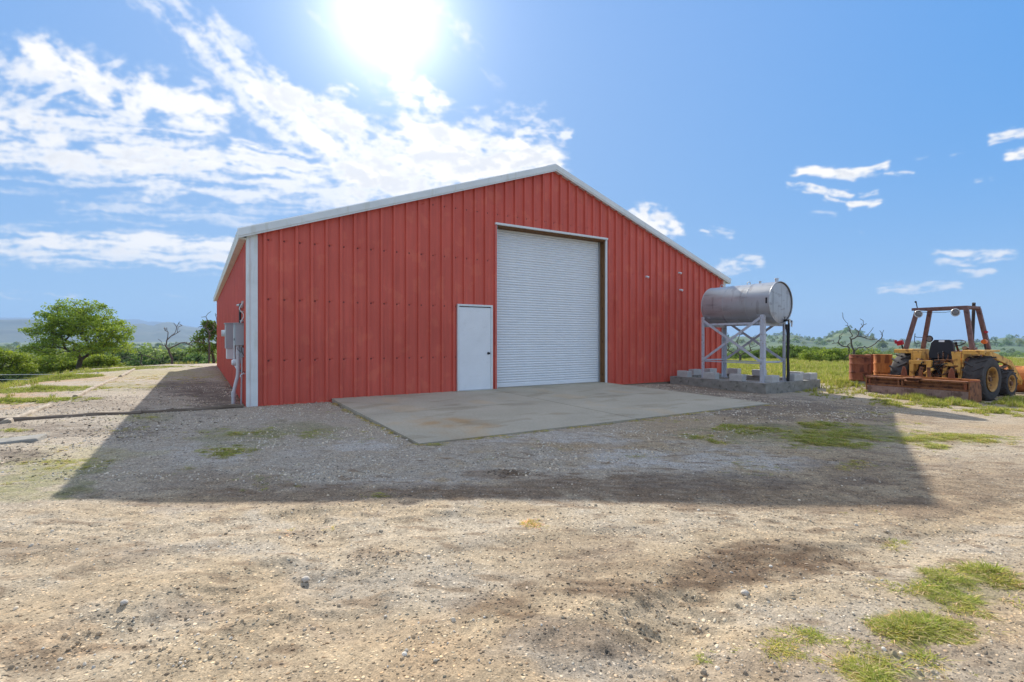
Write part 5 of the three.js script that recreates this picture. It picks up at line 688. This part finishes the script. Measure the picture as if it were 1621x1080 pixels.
// ---------------------------------------------------------------- the wood in the valley and the oaks on the slopes
{
  const variants = [0, 1, 2, 3].map((k) => { const r = rngOf(90 + k), t = dome(r, 34, 2.6 + 0.3 * k, 3.3, 2.4, { shell: 0.55, low: 0.45, lobes: 0.3, seed: k + 3 }), { wood, tips } = grow(r, 1.4, 0.2, t, { tip: 0.03, seg: 1.2 }), lf = leaves(r, tips, { per: 34, spread: 0.95, flat: 0.7, size: 0.46, tint: k % 2 ? [0.13, 0.21, 0.07] : [0.16, 0.23, 0.07], tint2: k % 2 ? [0.28, 0.4, 0.1] : [0.36, 0.44, 0.1] }); wood.deleteAttribute('uv'); wood.setAttribute('color', new THREE.Float32BufferAttribute(new Float32Array(wood.attributes.position.count * 3).fill(0.04), 3)); return merged([wood, lf]); });
  const place = (name, label, list, seed) => { const r = rngOf(seed), per = [[], [], [], []]; for (const p of list) per[Math.floor(r() * 4)].push(p); per.forEach((l, k) => { const m = new THREE.InstancedMesh(variants[k], M.leaf, l.length), o = new THREE.Object3D(), c = new THREE.Color(); l.forEach(([x, y, z, s], i) => { o.position.set(x, y - 0.3, z); o.rotation.set(0, r() * 6.283, 0); o.scale.set(s * (0.9 + 0.4 * r()), s * (0.85 + 0.35 * r()), s * (0.9 + 0.4 * r())); o.updateMatrix(); m.setMatrixAt(i, o.matrix); const b = 0.75 + 0.6 * r(); m.setColorAt(i, c.setRGB(b * (0.9 + 0.3 * r()), b, b * (0.8 + 0.3 * r()))); }); m.castShadow = m.receiveShadow = true; m.name = numbered(name); kind(m, 'stuff', label); scene.add(m); }); };
  const r = rngOf(55), left = [], right = [], slope = [];
  for (let i = 0; i < 9000 && left.length < 2400; i++) { const D = 75 + 620 * Math.pow(r(), 1.5), px = -260 + 640 * r(), [x, z] = at(px, D), e = crest(sOf(x, z), bOf(x, z)); if (e < 18 || noise(x / 40 + 3, z / 40) < -0.22 - 0.1 * r() || Math.hypot(x + 36, z + 42) < 9) continue; const y = baseHeight(x, z), sc = Math.min(0.62 + 0.5 * r(), (EYE - D * (1.5 + 8 * r()) / FOCAL - y) / 7.4); if (sc < 0.42 || D < 75) continue; left.push([x, y, z, sc]); }
  for (let i = 0; i < 9000 && right.length < 900; i++) { const D = 75 + 700 * Math.pow(r(), 1.2), px = 1050 + 950 * r(), [x, z] = at(px, D), e = crest(sOf(x, z), bOf(x, z)); if (e < 20 || noise(x / 55 + 8, z / 55) < 0.0 + 0.2 * (r() - 0.5)) continue; const y = baseHeight(x, z), sc = Math.min(0.5 + 0.45 * r(), (EYE - D * (6 + 16 * r()) / FOCAL - y) / 7.4); if (sc < 0.35) continue; right.push([x, y, z, sc]); }
  for (let i = 0; i < 60000 && slope.length < 900; i++) { const k = 3 * Math.floor(r() * (nearHills.P.length / 3)), x = nearHills.P[k], y = nearHills.P[k + 1], z = nearHills.P[k + 2], D = -z; if (D < 600 || Math.hypot(x, z) > 1490 || noise(x / 120 + 1, z / 120) < 0.02 + 0.3 * (r() - 0.5)) continue; slope.push([x + (r() - 0.5) * 14, y - 0.5, z + (r() - 0.5) * 14, 0.7 + 0.7 * r()]); }
  place('valley_wood', 'dense green wood filling the valley beyond the crest', left, 1); place('meadow_wood', 'scattered green woodland beyond the meadow behind the tractor', right, 2); place('hillside_oaks', 'small dark oaks dotted over the green hillsides', slope, 3);
}

// ---------------------------------------------------------------- grass: tufts of bent blades
{
  const tuft = (seed, n, spread, lean) => { const r = rngOf(seed), P = [], C = [], N = []; for (let i = 0; i < n; i++) { const a = r() * 6.283, d = spread * Math.sqrt(r()), x = Math.cos(a) * d, z = Math.sin(a) * d, h = 0.5 + 0.55 * r(), w = 0.018 + 0.022 * r(), fa = r() * 6.283, bx = Math.cos(fa), bz = Math.sin(fa), l = lean * (0.3 + r()), c = lerp3([0.20, 0.26, 0.045], [0.46, 0.47, 0.09], r()), c2 = r() < 0.14 ? [0.55, 0.46, 0.24] : c; const pt = (t, s) => [x + bx * l * t * t - bz * w * s, h * t * (1 - 0.18 * l * t), z + bz * l * t * t + bx * w * s]; const A = pt(0, 1), B = pt(0, -1), E2 = pt(0.55, 0.8), F = pt(0.55, -0.8), T = pt(1, 0); for (const q of [A, B, F, A, F, E2, E2, F, T]) { P.push(...q); C.push(...c2); } } const g = new THREE.BufferGeometry(); g.setAttribute('position', new THREE.Float32BufferAttribute(P, 3)); g.setAttribute('color', new THREE.Float32BufferAttribute(C, 3)); g.computeVertexNormals(); return g; };
  const lows = [1, 2, 3].map((k) => tuft(k, 26, 0.5, 0.9)), talls = [4, 5].map((k) => tuft(k, 22, 0.35, 0.5));
  const r = rngOf(99), low = [], tall = [];
  const put = (list, x, z, h, w, dry = 0) => list.push([x, height(x, z) - 0.006, z, h, w, dry]);
  // low growth of the yard: place in the photograph, half size there, blade height, tufts, dryness
  for (const [px, py, hw, hh, h, n, dry = 0] of [
    [1535, 938, 100, 26, .085, 1500, 0], [1590, 955, 40, 18, .09, 350, 0], [1440, 985, 62, 18, .075, 800, 0], [1540, 990, 60, 14, .05, 300, 0], [1400, 1052, 72, 26, .085, 1100, 0], [1250, 1050, 70, 24, .06, 900, .1], [1190, 1030, 60, 16, .03, 420, .1], [1115, 1030, 20, 9, .045, 90, 0], [1280, 1002, 34, 9, .04, 140, 0], [1450, 1070, 60, 12, .05, 250, 0], [1545, 1060, 60, 20, .03, 120, .2], [1425, 852, 18, 8, .045, 60, 0], [1100, 1065, 50, 14, .025, 90, .4], [1350, 920, 60, 8, .02, 90, .4],
    [1330, 1045, 150, 36, .045, 900, .15], [1510, 965, 140, 40, .045, 800, .15], [1230, 1035, 90, 26, .05, 500, .1],
    [1270, 687, 150, 13, .06, 4200, 0], [1340, 696, 105, 12, .065, 2800, 0], [1310, 674, 40, 5, .09, 600, 0], [1420, 672, 30, 6, .06, 250, 0], [1500, 694, 130, 8, .06, 2200, .05], [1482, 706, 30, 4, .09, 220, 0], [1600, 706, 40, 4, .05, 150, .1], [1370, 655, 60, 8, .04, 350, .3], [1180, 740, 60, 10, .02, 160, .1], [1350, 732, 40, 8, .03, 200, .3], [1010, 720, 50, 6, .02, 120, .1],
    [375, 688, 75, 15, .035, 1500, 0], [360, 712, 40, 9, .035, 700, 0], [500, 690, 70, 13, .03, 1200, 0], [525, 655, 20, 4, .03, 100, 0], [240, 662, 55, 8, .03, 800, .1], [200, 750, 40, 10, .02, 150, .1], [550, 786, 30, 6, .025, 130, 0], [600, 785, 26, 5, .025, 90, 0], [430, 750, 60, 12, .02, 160, 0], [240, 690, 60, 12, .025, 300, .1], [300, 742, 50, 10, .02, 150, .1], [450, 640, 40, 5, .03, 120, 0],
    [70, 742, 110, 18, .03, 1900, .1], [40, 785, 60, 10, .025, 300, .2], [25, 690, 40, 6, .07, 260, 0], [110, 712, 90, 10, .02, 300, .5], [170, 680, 60, 6, .03, 200, .2], [190, 612, 70, 5, .06, 1000, .2], [240, 600, 90, 6, .06, 1600, .3], [60, 660, 60, 8, .025, 160, .2],
    [845, 832, 18, 5, .03, 70, .9], [690, 706, 30, 2.5, .03, 120, .1], [800, 694, 80, 2.5, .03, 200, .2], [1050, 667, 120, 2.5, .03, 220, .2], [600, 672, 40, 8, .03, 130, .2], [760, 722, 120, 10, .015, 120, .3], [480, 830, 60, 10, .012, 60, .8],
  ]) { const c = hit(px, py), a = hit(px, py + hh), f = hit(px, py - hh), rx = hw * -c.z / FOCAL, rz = (a.z - f.z) / 2; for (let i = 0; i < n * (py > 800 ? 1.1 : 1.5); i++) { const t = r() * 6.283, q = (py > 800 ? 1.5 : 1.35) * Math.pow(r(), 0.6), dz = Math.sin(t) * q * rz, x = c.x + Math.cos(t) * q * rx - dz * c.x / -c.z, z = c.z + dz, k = noise(x * 1.3 + 3, z * 1.7) + 0.7 * noise(x * 3.6, z * 4.6 + 8) + 0.5 * noise(x * 11, z * 11) + 0.35 * (0.75 - q); if (k < (py > 800 ? 0.0 : -0.12) + 0.42 * r()) continue; const s = sOf(x, z), b = bOf(x, z); if ((s > SLAB.s0 - 0.02 && s < SLAB.s1 + 0.02 && b > SLAB.b0 - 0.02) || (b > -0.05 && s > -0.05 && s < BW)) continue; put(low, x, z, (py > 800 ? 0.62 : 0.7) * h * (0.25 + 1.25 * r() * r()) * (0.4 + 0.9 * clamp(k * 1.1)), (0.045 + 0.35 * h) * (0.6 + 0.9 * r()), dry + (r() < 0.28 ? 0.9 : 0.3) * r()); } }
  for (let i = 0; i < 800; i++) { const left = r() < 0.42, s = left ? SLAB.s0 - 0.03 - 0.14 * r() * r() : mix(SLAB.s0, SLAB.s1, r()), b = left ? SLAB.b0 * r() : SLAB.b0 - 0.03 - 0.16 * r() * r(), p = W(s, b); if (noise(s * 1.7 + 2, b * 1.7) + 0.4 * noise(s * 6, b * 6) < -0.1) continue; put(low, p.x, p.z, 0.012 + 0.03 * r() * r(), 0.04 + 0.04 * r(), 0.3 + 0.7 * r()); }
  // stray sprouts over the yard
  for (let i = 0; i < 900; i++) { const x = -14 + 28 * r(), z = -3 - 12 * r(); if (noise(x * 0.5 + 2, z * 0.5) < 0.15) continue; const s = sOf(x, z), b = bOf(x, z); if ((s > SLAB.s0 && s < SLAB.s1 && b > SLAB.b0) || (b > 0 && s > 0 && s < BW)) continue; put(low, x, z, 0.012 + 0.02 * r(), 0.05, 0.3 * r()); }
  // taller grass at the scraper, along the crest and in the meadow
  for (let i = 0; i < 26000; i++) { const x = 6 + 34 * r(), z = -9.5 - 36 * Math.pow(r(), 1.35), s = sOf(x, z), b = bOf(x, z), n = noise(x / 1.8 + 4, z / 1.8) + 0.5 * noise(x / 0.6, z / 0.6); if (b > -0.2 && s < BW + 0.15) continue; if (s > CURB.s0 - 0.1 && s < CURB.s1 + 0.1 && b > CURB.b0 - 0.1) continue; const m = sstep(15.2, 17.5, s + 0.6 * n) * sstep(-6.2, -2.6, b + 1.2 * n) * sstep(60, 30, -z); if (r() > m) continue; put(tall, x, z, (0.14 + 0.16 * r()) * (0.7 + 0.6 * clamp(n + 0.5)), 0.22 + 0.1 * r(), 0.15 + 0.45 * r() * sstep(0.1, -0.4, n)); }
  for (const [px, py, hw, hh, h, n, dry] of [[1455, 632, 70, 5, .15, 900, .1], [1505, 640, 55, 5, .15, 800, .05], [1610, 638, 40, 10, .15, 700, .05], [1585, 652, 60, 5, .1, 500, .1], [1330, 610, 60, 8, .16, 900, .1], [1420, 612, 30, 6, .12, 250, .1], [1420, 640, 40, 4, .09, 260, .1]]) { const c = hit(px, py), a = hit(px, py + hh), f = hit(px, py - hh), rx = hw * -c.z / FOCAL, rz = (a.z - f.z) / 2; for (let i = 0; i < n; i++) { const t = r() * 6.283, q = 1.3 * Math.pow(r(), 0.65), dz = Math.sin(t) * q * rz, x = c.x + Math.cos(t) * q * rx - dz * c.x / -c.z, z = c.z + dz; const g = noise(x * 1.9, z * 1.9) + 0.6 * noise(x * 5, z * 5); if (g + 0.35 * (1 - q) < -0.05 + 0.35 * r()) continue; put(tall, x, z, h * (0.3 + 1.1 * r()) * (1.2 - 0.7 * q), 0.08 + 0.1 * r(), dry + 0.3 * r()); } }
  for (let i = 0; i < 22000; i++) { const s = -16 + 20 * r(), b = -6 + 34 * r(), p = W(s, b), x = p.x, z = p.z, e = crest(s, b), n = noise(x / 2.2 + 4, z / 2.2) + 0.5 * noise(x / 0.8, z / 0.8); if (s > -0.4 && b < BL + 0.4) continue; const m = sstep(0.9, 3.4, e + 1.3 * n) * sstep(-0.25, 0.25, n) * 0.8; if (r() > m) continue; if (r() < 0.45) continue; put(tall, x, z, (0.07 + 0.13 * r()) * (0.6 + 0.8 * clamp(n + 0.5)), 0.16 + 0.1 * r(), 0.15 + 0.7 * r() * sstep(0.4, -0.2, n)); }
  for (const [px, py, rx, rz, h, n] of [[100, 600, 1.1, 0.9, .3, 500], [60, 618, 1.6, 0.7, .16, 420], [25, 634, 1.5, 0.5, .13, 320], [170, 587, 2.2, 0.9, .16, 500], [230, 582, 2.4, 0.8, .1, 420], [300, 577, 2.0, 0.8, .08, 300]]) { const c = hit(px, py); for (let i = 0; i < n; i++) { const t = r() * 6.283, q = 1.25 * Math.pow(r(), 0.75), x = c.x + Math.cos(t) * q * rx, z = c.z + Math.sin(t) * q * rz; put(tall, x, z, h * (0.4 + 0.9 * r()) * (1.15 - 0.7 * q) * (0.8 + 0.5 * noise(x * 1.3, z * 1.3)), 0.14 + 0.12 * r(), 0.2 * r()); } }
  const lay = (name, label, shapes, list) => shapes.forEach((g, k) => { const l = list.filter((_, i) => i % shapes.length === k), m = new THREE.InstancedMesh(g, M.grassBlade, l.length), o = new THREE.Object3D(), c = new THREE.Color(); l.forEach(([x, y, z, h, w, dry], i) => { o.position.set(x, y, z); o.rotation.set(0, r() * 6.283, 0); o.scale.set(w, h, w); o.updateMatrix(); m.setMatrixAt(i, o.matrix); const b = 0.9 + 0.5 * r(); m.setColorAt(i, c.setRGB(b * mix(0.92, 1.75, clamp(dry)), b * mix(1, 1.25, clamp(dry)), b * mix(0.9, 1.7, clamp(dry)))); }); m.castShadow = m.receiveShadow = true; m.name = numbered(name); kind(m, 'stuff', label); scene.add(m); });
  lay('low_grass', 'low green grass and weeds in patches on the dirt yard', lows, low); lay('tall_grass', 'taller green and straw grass round the rim of the yard', talls, tall); console.log('grass', low.length, tall.length);
}
// ---------------------------------------------------------------- loose stones
{
  const shapes = [1, 2, 3].map((k) => { const g = new THREE.IcosahedronGeometry(1, 1), p = g.attributes.position; for (let i = 0; i < p.count; i++) { const x = p.getX(i), y = p.getY(i), z = p.getZ(i), d = 1 + 0.45 * noise(x * 1.1 + k * 7, y * 1.1 + z * 1.3); p.setXYZ(i, x * d, y * d * 0.65, z * d * 0.85); } g.computeVertexNormals(); return g; });
  const r = rngOf(12), list = []; for (let i = 0; i < 60000 && list.length < 4200; i++) { const D = 2.2 + 11 * Math.pow(r(), 1.6), x = (r() * 2 - 1) * (D * 1.08 + 0.4), z = -D, n = noise(x / 1.1 + 6, z / 0.8) + 0.4 * noise(x / 0.3, z / 0.3), s = sOf(x, z), b = bOf(x, z); if (n < -0.15 + 0.3 * r() || (s > SLAB.s0 - 0.03 && s < SLAB.s1 + 0.03 && b > SLAB.b0 - 0.03) || (b > -0.1 && s > -0.1)) continue; list.push([x, z, 0.0025 + 0.004 * r() + 0.011 * Math.pow(r(), 10)]); }
  for (let i = 0; i < 42000; i++) { const s = -6 + 18 * r(), b = -7.2 + 13 * r(), p = W(s, b); if (p.z > -5 || (b > -0.06 && s > -0.06) || (s > SLAB.s0 - 0.04 && s < SLAB.s1 + 0.04 && b > SLAB.b0 - 0.04) || (s > CURB.s0 - 0.05 && b > CURB.b0 - 0.05)) continue; if (noise(p.x / 1.3 + 6, p.z / 1.1) + 0.5 * noise(p.x / 0.4, p.z / 0.4) < -0.2 + 0.5 * r()) continue; list.push([p.x, p.z, 0.005 + 0.007 * r() + 0.01 * Math.pow(r(), 8), 1]); }
  shapes.forEach((g, k) => { const l = list.filter((_, i) => i % 3 === k), m = new THREE.InstancedMesh(g, std({ name: 'stone', roughness: 0.9 }), l.length), o = new THREE.Object3D(), c = new THREE.Color(); l.forEach(([x, z, s, pale], i) => { o.position.set(x, height(x, z) + s * 0.2, z); o.rotation.set(r() * 0.6, r() * 6.283, r() * 0.6); o.scale.setScalar(s); o.updateMatrix(); m.setMatrixAt(i, o.matrix); if (r() < (pale ? 0.3 : 0.62)) { const q = soilAt(x, z), k = 0.62 + 0.4 * r(); m.setColorAt(i, c.setRGB(q[0] * k, q[1] * k, q[2] * k)); return; } const t = r() < 0.75 ? 0.48 + 0.22 * r() : 0.34 + 0.2 * r(), w = r() * 0.15; m.setColorAt(i, c.setRGB(t * (1 + w), t * 0.94, t * (0.82 - w))); }); m.castShadow = m.receiveShadow = true; m.name = numbered('gravel'); kind(m, 'stuff', 'small loose stones scattered over the dirt'); scene.add(m); });
  { // splinters and bark chips where the ground is mulched
    const g = new THREE.BoxGeometry(1, 0.16, 0.28), l = []; for (const [px, py, hw, hh, n] of [[120, 680, 160, 16, 700], [140, 642, 120, 12, 500], [310, 618, 50, 18, 500], [30, 722, 70, 12, 260], [230, 660, 120, 10, 260], [1250, 645, 150, 16, 700], [1120, 617, 70, 6, 300], [805, 748, 26, 6, 90], [600, 878, 40, 9, 60], [490, 838, 20, 12, 40], [1240, 885, 150, 26, 200], [930, 935, 150, 26, 160], [480, 785, 300, 14, 260]]) { const c = hit(px, py), a = hit(px, py + hh), f = hit(px, py - hh), rx = hw * -c.z / FOCAL, rz = (a.z - f.z) / 2; for (let i = 0; i < n; i++) { const t = r() * 6.283, q = 1.3 * Math.sqrt(r()), dz = Math.sin(t) * q * rz, x = c.x + Math.cos(t) * q * rx - dz * c.x / -c.z, z = c.z + dz, s = sOf(x, z), b = bOf(x, z); if ((s > SLAB.s0 - 0.03 && s < SLAB.s1 + 0.03 && b > SLAB.b0 - 0.03) || (b > -0.1 && s > -0.1 && s < BW)) continue; l.push([x, z, py < 760 ? 0.012 + 0.045 * r() * r() : 0.006 + 0.016 * r()]); } }
    const m = new THREE.InstancedMesh(g, std({ name: 'wood_chip', roughness: 0.95 }), l.length), o = new THREE.Object3D(), c = new THREE.Color(); l.forEach(([x, z, s], i) => { o.position.set(x, height(x, z) + 0.1 * s, z); o.rotation.set((r() - 0.5) * 0.7, r() * 6.283, (r() - 0.5) * 0.7); o.scale.set(s, s * (0.5 + r()), s * (0.6 + 1.6 * r())); o.updateMatrix(); m.setMatrixAt(i, o.matrix); const t = r() < 0.7 ? 0.07 + 0.1 * r() : 0.22 + 0.2 * r(); m.setColorAt(i, c.setRGB(t * 1.4, t * 1.1, t * 0.8)); }); m.castShadow = m.receiveShadow = true; m.name = numbered('wood_chips'); kind(m, 'stuff', 'dark bark chips and clods strewn over damp dirt'); scene.add(m);
  }
  for (const [px, py, s, l] of [[483, 913, 0.026, 'pale pebble by the wheel rut, biggest in the bare foreground'], [195, 961, 0.02, 'white pebble near the lower corner among tyre marks'], [1180, 936, 0.024, 'brown clod at the end of the dark damp patch']]) { const c = hit(px, py), m = part('stone', shapes[0], std({ name: 'pale_stone', roughness: 0.9, color: rgb(0.5, 0.45, 0.38) })); m.position.set(c.x, height(c.x, c.z) + s * 0.4, c.z); m.scale.setScalar(s); tag(m, l, 'stone'); }
}

renderer.render(scene, camera);
